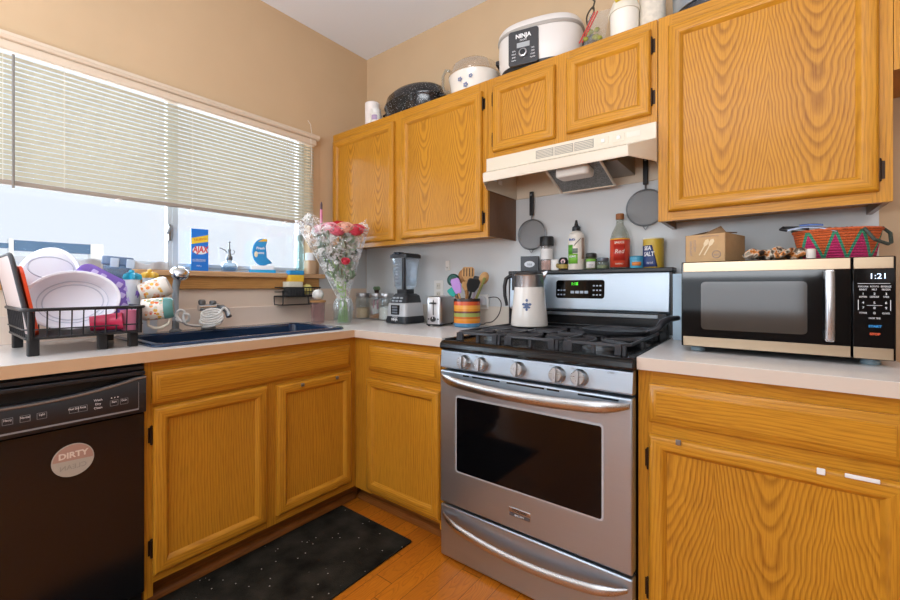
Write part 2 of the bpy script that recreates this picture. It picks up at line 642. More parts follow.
cb = MB().tube([(0.064, -0.505, 2.05), (0.072, -0.508, 1.99), (0.070, -0.502, 1.90), (0.066, -0.507, 1.80)], 0.0014, 6)
cb.tube([(0.066, -0.50, 2.08), (0.075, -0.515, 2.13), (0.07, -0.53, 2.15)], 0.0014, 6)
rel(cb, bl_off).build('pull_cord', CORD, bl)

# ------------------------------------------------------------------ countertops
LAM = mat('pale laminate worktop', 'e4dfdb', 0.22, var=0.025, vscale=120)
EDGE = mat('laminate worktop edge', 'd3c4b4', 0.35)
CT0, CT1 = 0.876, 0.914
SX0, SX1, SY0, SY1 = 0.075, 0.575, -1.485, -0.635      # sink outline
ct = MB()
CX = 0.635
g = 0.03
# left run in strips round the sink opening, corner block, stove-wall run
ct.box(0.002, CX, -2.20, SY0 + g, CT0, CT1)
ct.box(0.002, SX0 + g, SY0 + g, SY1 - g, CT0, CT1)
ct.box(SX1 - g, CX, SY0 + g, SY1 - g, CT0, CT1)
ct.box(0.002, CX, SY1 - g, -0.008, CT0, CT1)
ct.box(CX, 1.2055, -0.635, -0.008, CT0, CT1)
cto = thing('countertop', 'long pale L-shaped laminate countertop running around the corner and under the window', 'countertop', (0.3, -1.0, CT0))
o1 = rel(ct, (0.3, -1.0, CT0)).build('worktop', LAM, cto)
rel(MB().box(0.0005, 0.018, -2.20, -0.03, CT1 - 0.001, 1.022), (0.3, -1.0, CT0)).build('window_wall_splashback', mat('tan laminate splashback', 'efdccb', 0.45), cto, bevel=0.002)
rel(MB().box(0.018, 1.2055, -0.024, -0.0065, CT1 - 0.001, 1.022), (0.3, -1.0, CT0)).build('stove_wall_splashback', mat('cream laminate splashback', 'd8cfc2', 0.45), cto, bevel=0.002)
rel(MB().box(CX, CX + 0.0012, -2.2, -0.6362, CT0, CT1 - 0.0012), (0.3, -1.0, CT0)).build('edge_strip', mat('worktop edge tinted by warm light', 'd6b48e', 0.4), cto)  # same laminate as EDGE, with warm light put into the colour
rel(MB().box(CX + 0.0012, 1.2055, -0.6362, -0.635, CT0, CT1 - 0.0012), (0.3, -1.0, CT0)).build('edge_strip', EDGE, cto)
ctr = thing('countertop', 'short pale laminate countertop right of the stove, holding the microwave', 'countertop', (2.28, -0.3, CT0))
rel(MB().box(1.978, 2.60, -0.635, -0.008, CT0, CT1), (2.28, -0.3, CT0)).build('worktop', LAM, ctr)
rel(MB().box(1.978, 2.60, -0.024, -0.0065, CT1 - 0.001, 1.022), (2.28, -0.3, CT0)).build('stove_wall_splashback', MATS['cream laminate splashback'], ctr, bevel=0.002)
rel(MB().box(1.978, 2.60, -0.6362, -0.635, CT0, CT1 - 0.0012), (2.28, -0.3, CT0)).build('edge_strip', EDGE, ctr)

# ------------------------------------------------------------------ cabinets
class Front:
    """places a cabinet's face: u runs along the wall, n out of it"""
    def __init__(s, wall):
        s.wall = wall
        if wall == 'back':
            s.M = lambda u, n, z: (u, -n, z)
            s.v, s.h, s.c = OV, OHX, OCX
        else:
            s.M = lambda u, n, z: (n, u, z)
            s.v, s.h, s.c = OVY, OHY, OCY

    def box(s, mb, u0, u1, n0, n1, z0, z1, mi=0):
        p, q = s.M(u0, n0, z0), s.M(u1, n1, z1)
        mb.box(min(p[0], q[0]), max(p[0], q[0]), min(p[1], q[1]), max(p[1], q[1]), z0, z1, mi)

    def ringpanel(s, mb, u0, u1, z0, z1, n, prof, centre=True):
        """concentric mitred rings: prof = [(inset, height above n)]; material 0 = uprights, 1 = rails, 2 = centre"""
        k = len(mb.v)
        for i, hgt in prof:
            mb.v += [s.M(u0 + i, n + hgt, z0 + i), s.M(u1 - i, n + hgt, z0 + i), s.M(u1 - i, n + hgt, z1 - i), s.M(u0 + i, n + hgt, z1 - i)]
        for a in range(len(prof) - 1):
            for e in range(4):
                f = (e + 1) % 4
                mb.f.append([k + a * 4 + e, k + a * 4 + f, k + a * 4 + 4 + f, k + a * 4 + 4 + e])
                mb.m.append(1 if e in (0, 2) else 0)
                mb.s.append(False)
        mb.f.append([k, k + 1, k + 2, k + 3][::-1]); mb.m.append(0); mb.s.append(False)
        a = (len(prof) - 1) * 4
        mb.f.append([k + a, k + a + 1, k + a + 2, k + a + 3]); mb.m.append(2 if centre else 0); mb.s.append(False)


def hinge(F, parent, off, u, n, z):
    mb = MB()
    F.box(mb, u - 0.004, u + 0.012, n, n + 0.002, z - 0.026, z + 0.026)
    mb.cyl(F.M(u + 0.0, n + 0.007, z - 0.027), F.M(u + 0.0, n + 0.007, z + 0.027), 0.0045, 10)
    mb.ball(F.M(u + 0.0, n + 0.007, z - 0.030), 0.0045, n=8, m=6)
    mb.ball(F.M(u + 0.0, n + 0.007, z + 0.030), 0.0045, n=8, m=6)
    rel(mb, off).build('hinge', BRONZE, parent)


def door(F, parent, off, u0, u1, z0, z1, n, hinges=(), hside=0, cath=True):
    """framed door with a sunk flat panel"""
    mb = MB()
    fw = 0.050
    F.ringpanel(mb, u0, u1, z0, z1, n, [(0, 0), (0, 0.011), (0.0035, 0.018), (0.010, 0.0215), (fw - 0.014, 0.0215), (fw - 0.0105, 0.0195), (fw - 0.002, 0.0095), (fw + 0.001, 0.006)])
    d = rel(mb, off).build('door', [F.v, F.h, F.v], parent)
    mb = MB()
    F.box(mb, u0 + fw - 0.003, u1 - fw + 0.003, n + 0.002, n + 0.0075, z0 + fw - 0.003, z1 - fw + 0.003)
    pc = Vector(F.M((u0 + u1) / 2 + (0.145 if u1 - u0 > 0.5 and n < 0.4 else 0.02), n - 0.02, z0)) - Vector(off)
    pn = rel(mb, off).build('panel', F.c if cath else F.v, d, origin=pc)
    for z in hinges:
        hinge(F, d, off, u0 - 0.001 if hside < 0 else u1 + 0.001, n, z) if hside > 0 else hinge_l(F, d, off, u0, n, z)
    return d


def hinge_l(F, parent, off, u, n, z):
    mb = MB()
    F.box(mb, u - 0.012, u + 0.002, n, n + 0.002, z - 0.026, z + 0.026)
    mb.cyl(F.M(u - 0.003, n + 0.007, z - 0.027), F.M(u - 0.003, n + 0.007, z + 0.027), 0.0045, 10)
    mb.ball(F.M(u - 0.003, n + 0.007, z - 0.030), 0.0045, n=8, m=6)
    mb.ball(F.M(u - 0.003, n + 0.007, z + 0.030), 0.0045, n=8, m=6)
    rel(mb, off).build('hinge', BRONZE, parent)


def drawer_front(F, parent, off, u0, u1, z0, z1, n, name='drawer'):
    mb = MB()
    F.ringpanel(mb, u0, u1, z0, z1, n, [(0, 0), (0, 0.010), (0.003, 0.013), (0.023, 0.0185), (0.0235, 0.0215)], True)
    return rel(mb, off).build(name, [F.v, F.h, F.h], parent)


def face_frame(F, parent, off, stiles, rails, n0, n1):
    mb = MB()
    for u0, u1, z0, z1 in stiles:
        F.box(mb, u0, u1, n0, n1, z0, z1, 0)
    for u0, u1, z0, z1 in rails:
        F.box(mb, u0, u1, n0, n1 - 0.0006, z0, z1, 1)
    return rel(mb, off).build('face_frame', [F.v, F.h], parent)


BK, LF = Front('back'), Front('left')
ZT, ZB = 2.14, 1.377
UN, UF = 0.276, 0.294          # upper carcass and face-frame depth

# upper corner cabinet, two doors
t0 = thing('wall_cabinet', 'wide oak wall cabinet with two doors in the corner left of the hood', 'cabinet', (0.6, -0.15, ZB))
off = (0.6, -0.15, ZB)
mb = MB()
mb.box(0.003, 1.212, -UN, -0.007, ZB + 0.045, ZT - 0.002)
rel(mb, off).build('carcass', OV, t0)
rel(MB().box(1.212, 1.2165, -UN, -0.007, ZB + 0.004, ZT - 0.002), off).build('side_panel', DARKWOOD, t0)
face_frame(BK, t0, off, [(0.003, 0.05, ZB, ZT), (0.575, 0.645, ZB, ZT), (1.165, 1.2165, ZB, ZT)], [(0.05, 1.165, ZB, ZB + 0.055), (0.05, 1.165, ZT - 0.07, ZT)], UN, UF)
rel(MB().box(0.004, 1.211, -UN, -0.007, ZB + 0.028, ZB + 0.044), off).build('bottom_panel', OUND, t0)
door(BK, t0, off, 0.018, 0.585, 1.404, 2.092, UF, cath=True)
door(BK, t0, off, 0.644, 1.190, 1.404, 2.092, UF, (1.47, 2.03), 1)
# cabinet over the hood
ZM = 1.752
t0 = thing('wall_cabinet', 'short oak wall cabinet with two small doors above the range hood', 'cabinet', (1.6, -0.15, ZM))
off = (1.6, -0.15, ZM)
rel(MB().box(1.2185, 1.9705, -UN, -0.007, ZM + 0.002, ZT - 0.002), off).build('carcass', OV, t0)
face_frame(BK, t0, off, [(1.2185, 1.262, ZM, ZT), (1.555, 1.632, ZM, ZT), (1.935, 1.9705, ZM, ZT)], [(1.262, 1.935, ZM, ZM + 0.045), (1.262, 1.935, ZT - 0.055, ZT)], UN, UF)
door(BK, t0, off, 1.252, 1.568, 1.779, 2.098, UF, (1.84, 2.035), -1)
door(BK, t0, off, 1.619, 1.950, 1.785, 2.105, UF, (1.85, 2.045), 1)
# big single-door cabinet
t0 = thing('wall_cabinet', 'oak wall cabinet with one large arched-grain door above the microwave', 'cabinet', (2.28, -0.15, ZB))
off = (2.28, -0.15, ZB)
rel(MB().box(1.974, 2.584, -UN, -0.007, ZB + 0.045, ZT - 0.002), off).build('carcass', OV, t0)
face_frame(BK, t0, off, [(1.9735, 2.02, ZB, ZT), (2.54, 2.585, ZB, ZT)], [(2.02, 2.54, ZB, ZB + 0.045), (2.02, 2.54, ZT - 0.06, ZT)], UN, UF)
rel(MB().box(1.99, 2.575, -UN, -0.007, ZB + 0.03, ZB + 0.044), off).build('bottom_panel', OUND, t0)
for x0_, x1_ in ((1.974, 1.99), (2.569, 2.584)):
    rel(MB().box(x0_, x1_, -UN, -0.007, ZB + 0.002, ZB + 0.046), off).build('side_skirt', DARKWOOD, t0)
door(BK, t0, off, 2.008, 2.556, 1.408, 2.095, UF, (1.47, 2.03), 1)
# cabinet over the fridge space
t0 = thing('wall_cabinet', 'oak wall cabinet at the right picture edge, shorter than its neighbour', 'cabinet', (2.95, -0.15, ZM))
off = (2.95, -0.15, ZM)
rel(MB().box(2.5865, 3.34, -UN, -0.007, ZM + 0.01, ZT - 0.002), off).build('carcass', OV, t0)
face_frame(BK, t0, off, [(2.5865, 2.63, ZM, ZT), (3.30, 3.34, ZM, ZT)], [(2.63, 3.30, ZM, ZM + 0.05), (2.63, 3.30, ZT - 0.06, ZT)], UN, UF)
door(BK, t0, off, 2.615, 2.955, 1.785, 2.10, UF)
door(BK, t0, off, 2.975, 3.31, 1.785, 2.10, UF)

# base cabinets
BN, BF = 0.592, 0.610
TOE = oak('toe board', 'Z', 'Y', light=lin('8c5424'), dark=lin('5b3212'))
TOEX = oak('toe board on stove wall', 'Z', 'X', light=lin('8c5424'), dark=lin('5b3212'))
t0 = thing('sink_base_cabinet', 'oak sink cabinet under the window with two doors and one long drawer front', 'cabinet', (0.3, -1.06, 0))
off = (0.3, -1.06, 0)
ZK = 0.105
rel(MB().box(0.02, BN, -1.52, -0.60, ZK, CT0 - 0.22), off).build('carcass', OVY, t0)
mb = MB().box(BN - 0.02, BN, -1.52, -0.60, CT0 - 0.22, CT0 - 0.002)
mb.box(0.02, BN - 0.02, -1.52, -1.505, CT0 - 0.22, CT0 - 0.002)
rel(mb, off).build('apron', OVY, t0)
face_frame(LF, t0, off, [(-1.5225, -1.497, 0.06, CT0 - 0.001), (-1.095, -1.043, ZK, 0.72), (-0.652, -0.6105, ZK, CT0 - 0.001)], [(-1.497, -0.652, CT0 - 0.05, CT0 - 0.001), (-1.497, -0.652, 0.70, 0.745), (-1.497, -0.652, ZK, 0.155)], BN, BF)
drawer_front(LF, t0, off, -1.503, -0.650, 0.727, 0.839, BF, 'drawer_front')
door(LF, t0, off, -1.500, -1.091, 0.136, 0.714, BF, (0.23, 0.62), -1, cath=False)
d = door(LF, t0, off, -1.047, -0.645, 0.142, 0.706, BF, cath=False)
for y in (-0.93, -0.74):
    rel(MB().box(BF + 0.0217, BF + 0.028, y - 0.008, y + 0.008, 0.682, 0.697), off).build('child_latch', GREYMETAL, d, bevel=0.002)
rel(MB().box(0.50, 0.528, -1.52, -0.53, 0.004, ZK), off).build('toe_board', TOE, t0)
mb = MB()
mb.loft([[(0.528 + 0.026 * math.cos(a), y, 0.003 + 0.03 * math.sin(a)) for a in (0, .4, .8, 1.2, PI / 2)] + [(0.528, y, 0.003)] for y in (-1.52, -0.56)], 0, True)
rel(mb, off).build('quarter_round', TOE, t0)

t0 = thing('base_cabinet', 'oak base cabinet with one drawer and one door between corner and stove', 'cabinet', (0.9, -0.3, 0))
off = (0.9, -0.3, 0)
rel(MB().box(BF + 0.004, 1.206, -BN, -0.01, ZK, CT0 - 0.002), off).build('carcass', OV, t0)
face_frame(BK, t0, off, [(0.6105, 0.735, 0.10, CT0 - 0.001), (1.172, 1.206, 0.08, CT0 - 0.001)], [(0.735, 1.172, CT0 - 0.05, CT0 - 0.001), (0.735, 1.172, 0.68, 0.73), (0.735, 1.172, ZK, 0.15)], BN, BF)
drawer_front(BK, t0, off, 0.727, 1.184, 0.719, 0.839, BF)
door(BK, t0, off, 0.714, 1.180, 0.124, 0.680, BF, cath=False)
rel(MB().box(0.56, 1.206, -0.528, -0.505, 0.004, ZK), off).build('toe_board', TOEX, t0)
mb = MB()
mb.loft([[(x, -0.528 - 0.026 * math.cos(a), 0.003 + 0.03 * math.sin(a)) for a in (0, .4, .8, 1.2, PI / 2)] + [(x, -0.528, 0.003)] for x in (0.56, 1.206)], 0, True)
rel(mb, off).build('quarter_round', TOEX, t0)

t0 = thing('base_cabinet', 'oak base cabinet with child latches on its door, right of the stove', 'cabinet', (2.28, -0.3, 0))
off = (2.28, -0.3, 0)
rel(MB().box(1.978, 2.585, -BN, -0.01, ZK, CT0 - 0.002), off).build('carcass', OV, t0)
face_frame(BK, t0, off, [(1.977, 2.018, ZK - 0.02, CT0 - 0.001), (2.545, 2.586, ZK - 0.02, CT0 - 0.001)], [(2.018, 2.545, CT0 - 0.05, CT0 - 0.001), (2.018, 2.545, 0.68, 0.735), (2.018, 2.545, ZK, 0.15)], BN, BF)
drawer_front(BK, t0, off, 2.009, 2.558, 0.718, 0.834, BF)
d = door(BK, t0, off, 2.009, 2.560, 0.118, 0.680, BF, (0.20, 0.60), -1)
for x, wd, m_ in ((2.092, 0.007, GREYMETAL), (2.405, 0.008, WHITEPL), (2.478, 0.030, WHITEPL)):
    rel(MB().box(x - wd, x + wd, -BF - 0.0265, -BF - 0.0217, 0.672 if wd > 0.02 else 0.666, 0.682), off).build('child_latch', m_, d, bevel=0.0015)
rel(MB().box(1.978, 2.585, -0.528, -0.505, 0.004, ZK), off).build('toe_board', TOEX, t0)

# ------------------------------------------------------------------ dishwasher
t0 = thing('dishwasher', 'black dishwasher under the counter at the left edge', 'dishwasher', (0.3, -1.83, 0))
off = (0.3, -1.83, 0)
DY0, DY1 = -2.135, -1.526
DWB = mat('glossy black panel', '141416', 0.18)
DWP = mat('dark control plastic', '232326', 0.38)
rel(MB().box(0.05, 0.60, DY0 + 0.005, DY1 - 0.002, 0.03, 0.868), off).build('tub', BLACKPL, t0)
rel(MB().rbox(0.60, 0.628, DY0, DY1, 0.10, 0.708, 0.004), off).build('door', DWB, t0, bevel=0.003)
rel(MB().box(0.54, 0.575, DY0, DY1, 0.01, 0.098), off).build('kick_plate', BLACKPL, t0)
# control panel with a sagging handle scoop under its top edge
mb = MB()
N = 24
ys = [DY0 + (DY1 - DY0) * i / N for i in range(N + 1)]
yc = (DY0 + DY1) / 2


def scoop(y):
    q = abs(y - yc) / 0.285
    return 0.833 - 0.033 * max(0.0, 1 - q ** 2.2) if q < 1 else 0.833


mb.loft([[(0.60, y, 0.712), (0.640, y, 0.712), (0.643, y, 0.716), (0.643, y, scoop(y) - 0.012), (0.634, y, scoop(y)), (0.60, y, scoop(y))] for y in ys], 0, False)
cp = rel(mb, off).build('control_panel', DWP, t0)
rel(MB().box(0.60, 0.634, DY0, DY1, 0.836, 0.848), off).build('top_trim', DWP, t0, bevel=0.002)
rel(MB().box(0.60, 0.622, DY0, DY1, 0.852, 0.866), off).build('top_trim', DWP, t0, bevel=0.002)
lip = MB().tube([(0.6415, y, scoop(y) - 0.005) for y in ys], 0.0035, 6)
rel(lip, off).build('handle_lip', mat('worn grey brown edge', '7a6a5e', 0.35), cp)
mb = MB()
for p, q in (((-1.547, 0.728), (-1.547, 0.815)), ((-2.11, 0.724), (-1.547, 0.728))):
    mb.box(0.643, 0.6433, p[0] - 0.0006, q[0] + 0.0006, p[1] - 0.0006, q[1] + 0.0006)
rel(mb, off).build('outline', GREYINK, cp)
for y in (-1.846, -1.812, -1.778, -1.709, -1.688, -1.612, -1.586):
    mb = MB()
    for zz in (0.752, 0.7695):
        mb.box(0.643, 0.6433, y - 0.010, y + 0.010, zz - 0.0005, zz + 0.0005)
    for yy in (-0.010, 0.010):
        mb.box(0.643, 0.6433, y + yy - 0.0005, y + yy + 0.0005, 0.752, 0.7695)
    rel(mb, off).build('key_outline', GREYINK, cp)
for k_ in range(3):
    mb = MB().box(0.643, 0.6433, -1.612 - 0.008 + k_ * 0.008, -1.612 - 0.005 + k_ * 0.008, 0.776, 0.779)
    rel(mb, off).build('indicator_mark', WHITEINK, cp)
for y, s in ((-1.846, 'Heavy'), (-1.812, 'Normal'), (-1.778, 'Light'), (-1.709, 'Heat Dry'), (-1.688, 'Rinse'), (-1.612, 'Start'), (-1.586, 'Drain')):
    text(s, 0.0085, WHITEINK, cp, (0.6434 - off[0], y - off[1], 0.764), (PI / 2, 0, PI / 2), sx=0.75)
for i, s in enumerate(('Wash', 'Dry', 'Clean')):
    text(s, 0.009, WHITEINK, cp, (0.6434 - off[0], -1.652 - off[1], 0.778 - i * 0.012), (PI / 2, 0, PI / 2))
t1 = thing('magnet', 'round pink and grey dirty-dishes magnet on the dishwasher door', 'magnet', (0.629, -1.708, 0.607))
mb = MB().cyl((0, 0, 0), (0.002, 0, 0), 0.049, 40)
mb.build('disc', mat('pale grey magnet', 'b5aea0', 0.5), t1)
half = [(0.0465 * math.cos(a), 0.0465 * math.sin(a)) for a in [PI * i / 24 for i in range(25)]]
mb = MB().loft([[(x, p, q) for p, q in half] for x in (0.002, 0.0024)], 0, False)
top = mb.build('upper_half', mat('dusty pink print', 'b08c7c', 0.5), t1)
top.rotation_euler = (math.radians(-3), 0, 0)
text('DIRTY', 0.024, mat('cream lettering', 'e3d3c4', 0.5), t1, (0.0028, 0, 0.016), (PI / 2, 0, PI / 2), bold=0.0008)
text('CLEAN', 0.02, mat('faint grey lettering', '9a968c', 0.5), t1, (0.0024, 0.0, -0.02), (-PI / 2, PI, PI / 2))

# ------------------------------------------------------------------ gas range
RX0, RX1 = 1.2125, 1.9715
t0 = thing('gas_range', 'stainless steel gas range with black cooktop between the base cabinets', 'stove', (1.592, -0.33, 0))
off = (1.592, -0.33, 0)


def rp(mb, name, m_, parent=None, bevel=0.0, **kw):
    return rel(mb, off).build(name, m_, parent or t0, bevel=bevel, **kw)


rp(MB().box(RX0 + 0.003, RX1 - 0.003, -0.615, -0.03, 0.03, 0.872), 'body', mat('dark grey range side', '26262a', 0.4))
dw = rp(MB().box(RX0, RX1, -0.655, -0.615, 0.014, 0.226), 'drawer', STEEL, bevel=0.006)


def bow_handle(x0, x1, zc, sag, yo, r, n=24, flat=1.5):
    rings = []
    for i in range(n + 1):
        q = i / n
        x = x0 + (x1 - x0) * q
        e = 1 - (2 * q - 1) ** 2
        z = zc - sag * e
        y = -0.655 - yo * min(1.0, 0.15 + 1.25 * math.sqrt(max(0, e)))
        ta = 0.45 + 0.55 * min(1.0, e * 3.0)
        rings.append([(x, y - r * 0.9 * ta * math.cos(a), z + r * flat * ta * math.sin(a)) for a in [2 * PI * j / 14 for j in range(14)]])
    return MB().loft(rings, 0, True)


rp(bow_handle(RX0 + 0.018, RX1 - 0.014, 0.192, 0.045, 0.035, 0.011), 'handle', STEEL_H, dw)
od = rp(MB().box(RX0, RX1, -0.658, -0.615, 0.238, 0.786), 'oven_door', STEEL, bevel=0.006)
# window: bright trim line then black glass
wx0, wx1, wz0, wz1 = 1.300, 1.878, 0.386, 0.684
fr = [(x, z) for x, z in MB().rpoly(wx0 - 0.006, wx1 + 0.006, wz0 - 0.006, wz1 + 0.006, 0.012)]
rp(MB().loft([[(x, y, z) for x, z in fr] for y in (-0.657, -0.6595)], 0, False), 'window_trim', mat('satin grey trim', 'c3c8ce', 0.4, 0.2), od)
fr = [(x, z) for x, z in MB().rpoly(wx0, wx1, wz0, wz1, 0.008)]
rp(MB().loft([[(x, y, z) for x, z in fr] for y in (-0.657, -0.661)], 0, False), 'oven_window', BLACKGLASS, od)
rp(bow_handle(RX0 + 0.01, RX1 - 0.008, 0.764, 0.022, 0.045, 0.013), 'handle', STEEL_H, od)
mb = MB()
for x0, x1 in ((1.33, 1.36), (1.375, 1.50), (1.53, 1.68), (1.69, 1.735), (1.80, 1.93)):
    mb.box(x0, x1, -0.6588, -0.657, 0.772, 0.778)
rp(mb, 'vent_slots', BLACK, od)
bd = rp(MB().box(1.541, 1.628, -0.6605, -0.657, 0.288, 0.320), 'badge', STEEL_H, od, bevel=0.001)
rp(MB().box(1.543, 1.626, -0.6612, -0.660, 0.290, 0.303), 'badge_band', mat('dark badge band', '4a4a4e', 0.4), od)
text('FRIGIDAIRE', 0.0125, mat('dark lettering', '2b2b2e', 0.5), od, (1.5845 - off[0], -0.6612 - off[1], 0.3115), sx=0.95)
text('GALLERY', 0.010, WHITEINK, od, (1.5845 - off[0], -0.6618 - off[1], 0.2965))
# slanted control fascia
mb = MB()
mb.loft([[(x, -0.615, 0.795), (x, -0.652, 0.795), (x, -0.657, 0.800), (x, -0.650, 0.866), (x, -0.64, 0.871), (x, -0.615, 0.871)] for x in (RX0, RX1)], 0, False)
fa = rp(mb, 'control_fascia', STEEL, bevel=0.002)
for x in (1.338, 1.419, 1.580, 1.729, 1.806):
    mb = MB()
    mb.lathe([(0.029, 0), (0.029, 0.006), (0.0255, 0.010), (0.024, 0.026), (0.021, 0.029), (0.0, 0.029)], 28)
    k_ = MB()
    k_.v, k_.f, k_.m, k_.s = mb.v, mb.f, mb.m, mb.s
    k_.xf(0, Matrix.Translation((x, -0.6535, 0.830)) @ Matrix.Rotation(math.radians(84), 4, 'X'))
    kn = rp(k_, 'knob', STEEL_H, fa)
    g_ = MB().rbox(-0.0055, 0.0055, -0.0235, 0.0235, 0.024, 0.037, 0.004)
    g_.xf(0, Matrix.Translation((x, -0.6535, 0.830)) @ Matrix.Rotation(math.radians(84), 4, 'X'))
    rp(g_, 'knob_grip', STEEL_Z, kn)
    text('OFF', 0.006, GREYINK, fa, (x - 0.026 - off[0], -0.6545 - off[1], 0.858), (math.radians(84), 0, 0))
text('OVEN', 0.008, GREYINK, fa, (1.905 - off[0], -0.6535 - off[1], 0.858), (math.radians(84), 0, 0))
# cooktop with rolled front edge
mb = MB()
prof = [(-0.03, 0.870), (-0.03, 0.914), (-0.05, 0.914), (-0.07, 0.905), (-0.60, 0.905), (-0.628, 0.909), (-0.648, 0.906), (-0.659, 0.896), (-0.661, 0.882), (-0.655, 0.872), (-0.615, 0.870)]
mb.loft([[(x, y, z) for y, z in prof] for x in (RX0 - 0.002, RX1 + 0.002)], 0, True)
for x0, x1 in ((RX0 - 0.002, RX0 + 0.020), (RX1 - 0.020, RX1 + 0.002)):
    mb.box(x0, x1, -0.625, -0.05, 0.900, 0.9135)
ck = rp(mb, 'cooktop', BLACK, bevel=0.003)
BUR = [(1.37, -0.47, 0.042), (1.37, -0.20, 0.034), (1.592, -0.34, 0.05), (1.81, -0.47, 0.048), (1.81, -0.20, 0.036)]
for x, y, r in BUR:
    mb = MB().lathe([(r * 1.25, 0.904), (r * 1.25, 0.911), (r, 0.914), (r, 0.922), (0, 0.922)], 24, (x, y, 0))
    bu = rp(mb, 'burner', GREYMETAL, ck)
    rp(MB().lathe([(r * 0.88, 0.921), (r * 0.92, 0.926), (r * 0.7, 0.930), (0, 0.930)], 24, (x, y, 0)), 'burner_cap', CAST, bu)


def grate(x0, x1, burners):
    mb = MB()
    y0, y1, z, h = -0.592, -0.085, 0.9385, 0.0052
    def bar(a, b2, w_=0.0048):
        d = Vector(b2) - Vector(a)
        L_ = d.length
        s_ = Vector((-d.y, d.x, 0)).normalized() * w_
        a, b2 = Vector(a), Vector(b2)
        lo, hi = Vector((0, 0, -h)), Vector((0, 0, h))
        vs = [a - s_ + lo, a + s_ + lo, a + s_ * 0.7 + hi, a - s_ * 0.7 + hi, b2 - s_ + lo, b2 + s_ + lo, b2 + s_ * 0.7 + hi, b2 - s_ * 0.7 + hi]
        mb.add(vs, [(0, 1, 2, 3), (7, 6, 5, 4), (0, 4, 5, 1), (1, 5, 6, 2), (2, 6, 7, 3), (3, 7, 4, 0)])
    c = 0.035
    P = [(x0 + c, y0, z), (x1 - c, y0, z), (x1, y0 + c, z), (x1, y1 - c, z), (x1 - c, y1, z), (x0 + c, y1, z), (x0, y1 - c, z), (x0, y0 + c, z)]
    for i in range(8):
        bar(P[i], P[(i + 1) % 8])
    ym = (y0 + y1) / 2
    bar((x0, ym, z), (x1, ym, z))
    xm = (x0 + x1) / 2
    for cx_, cy_ in burners:
        for k_ in range(4):
            a = PI / 4 + k_ * PI / 2
            ex = x0 if math.cos(a) < 0 else x1
            ey = cy_ + math.sin(a) * 0.115
            bar((cx_ + 0.022 * math.cos(a), cy_ + 0.022 * math.sin(a), z + 0.001), (ex, ey, z))
        bar((cx_, cy_ + 0.03, z), (cx_, min(y1, cy_ + 0.13), z))
        bar((cx_, cy_ - 0.03, z), (cx_, max(y0, cy_ - 0.13), z))
    for x in (x0 + 0.012, xm, x1 - 0.012):
        for y in (y0 + 0.005, y1 - 0.005, ym):
            mb.box(x - 0.006, x + 0.006, y - 0.006, y + 0.006, 0.9045, z)
    for x in (x0 + 0.03, x1 - 0.03):
        mb.box(x - 0.011, x + 0.011, y0 - 0.006, y0 + 0.006, 0.9065, z + 0.004)
    rp(mb, 'grate', CAST, ck, bevel=0.0015)


grate(1.243, 1.468, [(1.37, -0.47), (1.37, -0.20)])
grate(1.475, 1.709, [(1.592, -0.46), (1.592, -0.21)])
grate(1.716, 1.941, [(1.81, -0.47), (1.81, -0.20)])
# backguard
rp(MB().box(RX0 + 0.012, RX1 - 0.006, -0.075, -0.03, 0.905, 1.03), 'lower_backguard', BLACK, bevel=0.003)
mb = MB()
mb.box(RX0 + 0.05, RX1 - 0.04, -0.082, -0.074, 0.995, 1.012)
mb.box(RX0 + 0.06, RX1 - 0.03, -0.079, -0.074, 0.952, 0.956)
rp(mb, 'vent_louvre', GREYMETAL, bevel=0.002)
mb = MB()
mb.loft([[(x, -0.03, 1.018), (x, -0.084, 1.018), (x, -0.094, 1.026), (x, -0.094, 1.045), (x, -0.082, 1.195), (x, -0.03, 1.195)] for x in (RX0 + 0.012, RX1 + 0.006)], 0, False)
bg_ = rp(mb, 'backguard', STEEL, bevel=0.003)
rp(MB().rbox(RX0 + 0.006, RX1 + 0.022, -0.098, -0.02, 1.195, 1.2135, 0.006), 'top_cap', BLACKPL, bevel=0.003)
rp(MB().rbox(RX1 + 0.004, RX1 + 0.018, -0.085, -0.03, 0.93, 1.196, 0.004), 'side_cap', BLACKPL)
rp(MB().rbox(RX0 + 0.002, RX0 + 0.013, -0.085, -0.03, 0.93, 1.196, 0.004), 'side_cap', BLACKPL)
fr = MB().rpoly(1.481, 1.712, 1.078, 1.164, 0.012)
ty = lambda z: -0.094 + (z - 1.045) * 0.012 / 0.15
rp(MB().loft([[(x, ty(z) + d_, z) for x, z in fr] for d_ in (0.004, -0.002)], 0, False), 'display', BLACKGLASS, bg_)
LED = mat('green led', '5dff3c', 0.5, emit=1.2)
text('1:18', 0.020, LED, bg_, (1.573 - off[0], ty(1.146) - 0.0026 - off[1], 1.146), (math.radians(85.5), 0, 0))
mb = MB()
for i in range(3):
    for j in range(3):
        z = 1.095 + j * 0.021
        for x in (1.664 + i * 0.015, 1.494 + i * 0.015):
            if x < 1.6 and j == 2:
                continue
            mb.box(x - 0.004, x + 0.004, ty(z) - 0.0028, ty(z) - 0.0018, z - 0.003, z + 0.003)
for i in range(4):
    z = 1.105
    mb.box(1.555 + i * 0.022, 1.572 + i * 0.022, ty(z) - 0.0028, ty(z) - 0.0018, z - 0.004, z + 0.008)
rp(mb, 'touch_keys', mat('pale key print', 'b9c4d2', 0.5), bg_)

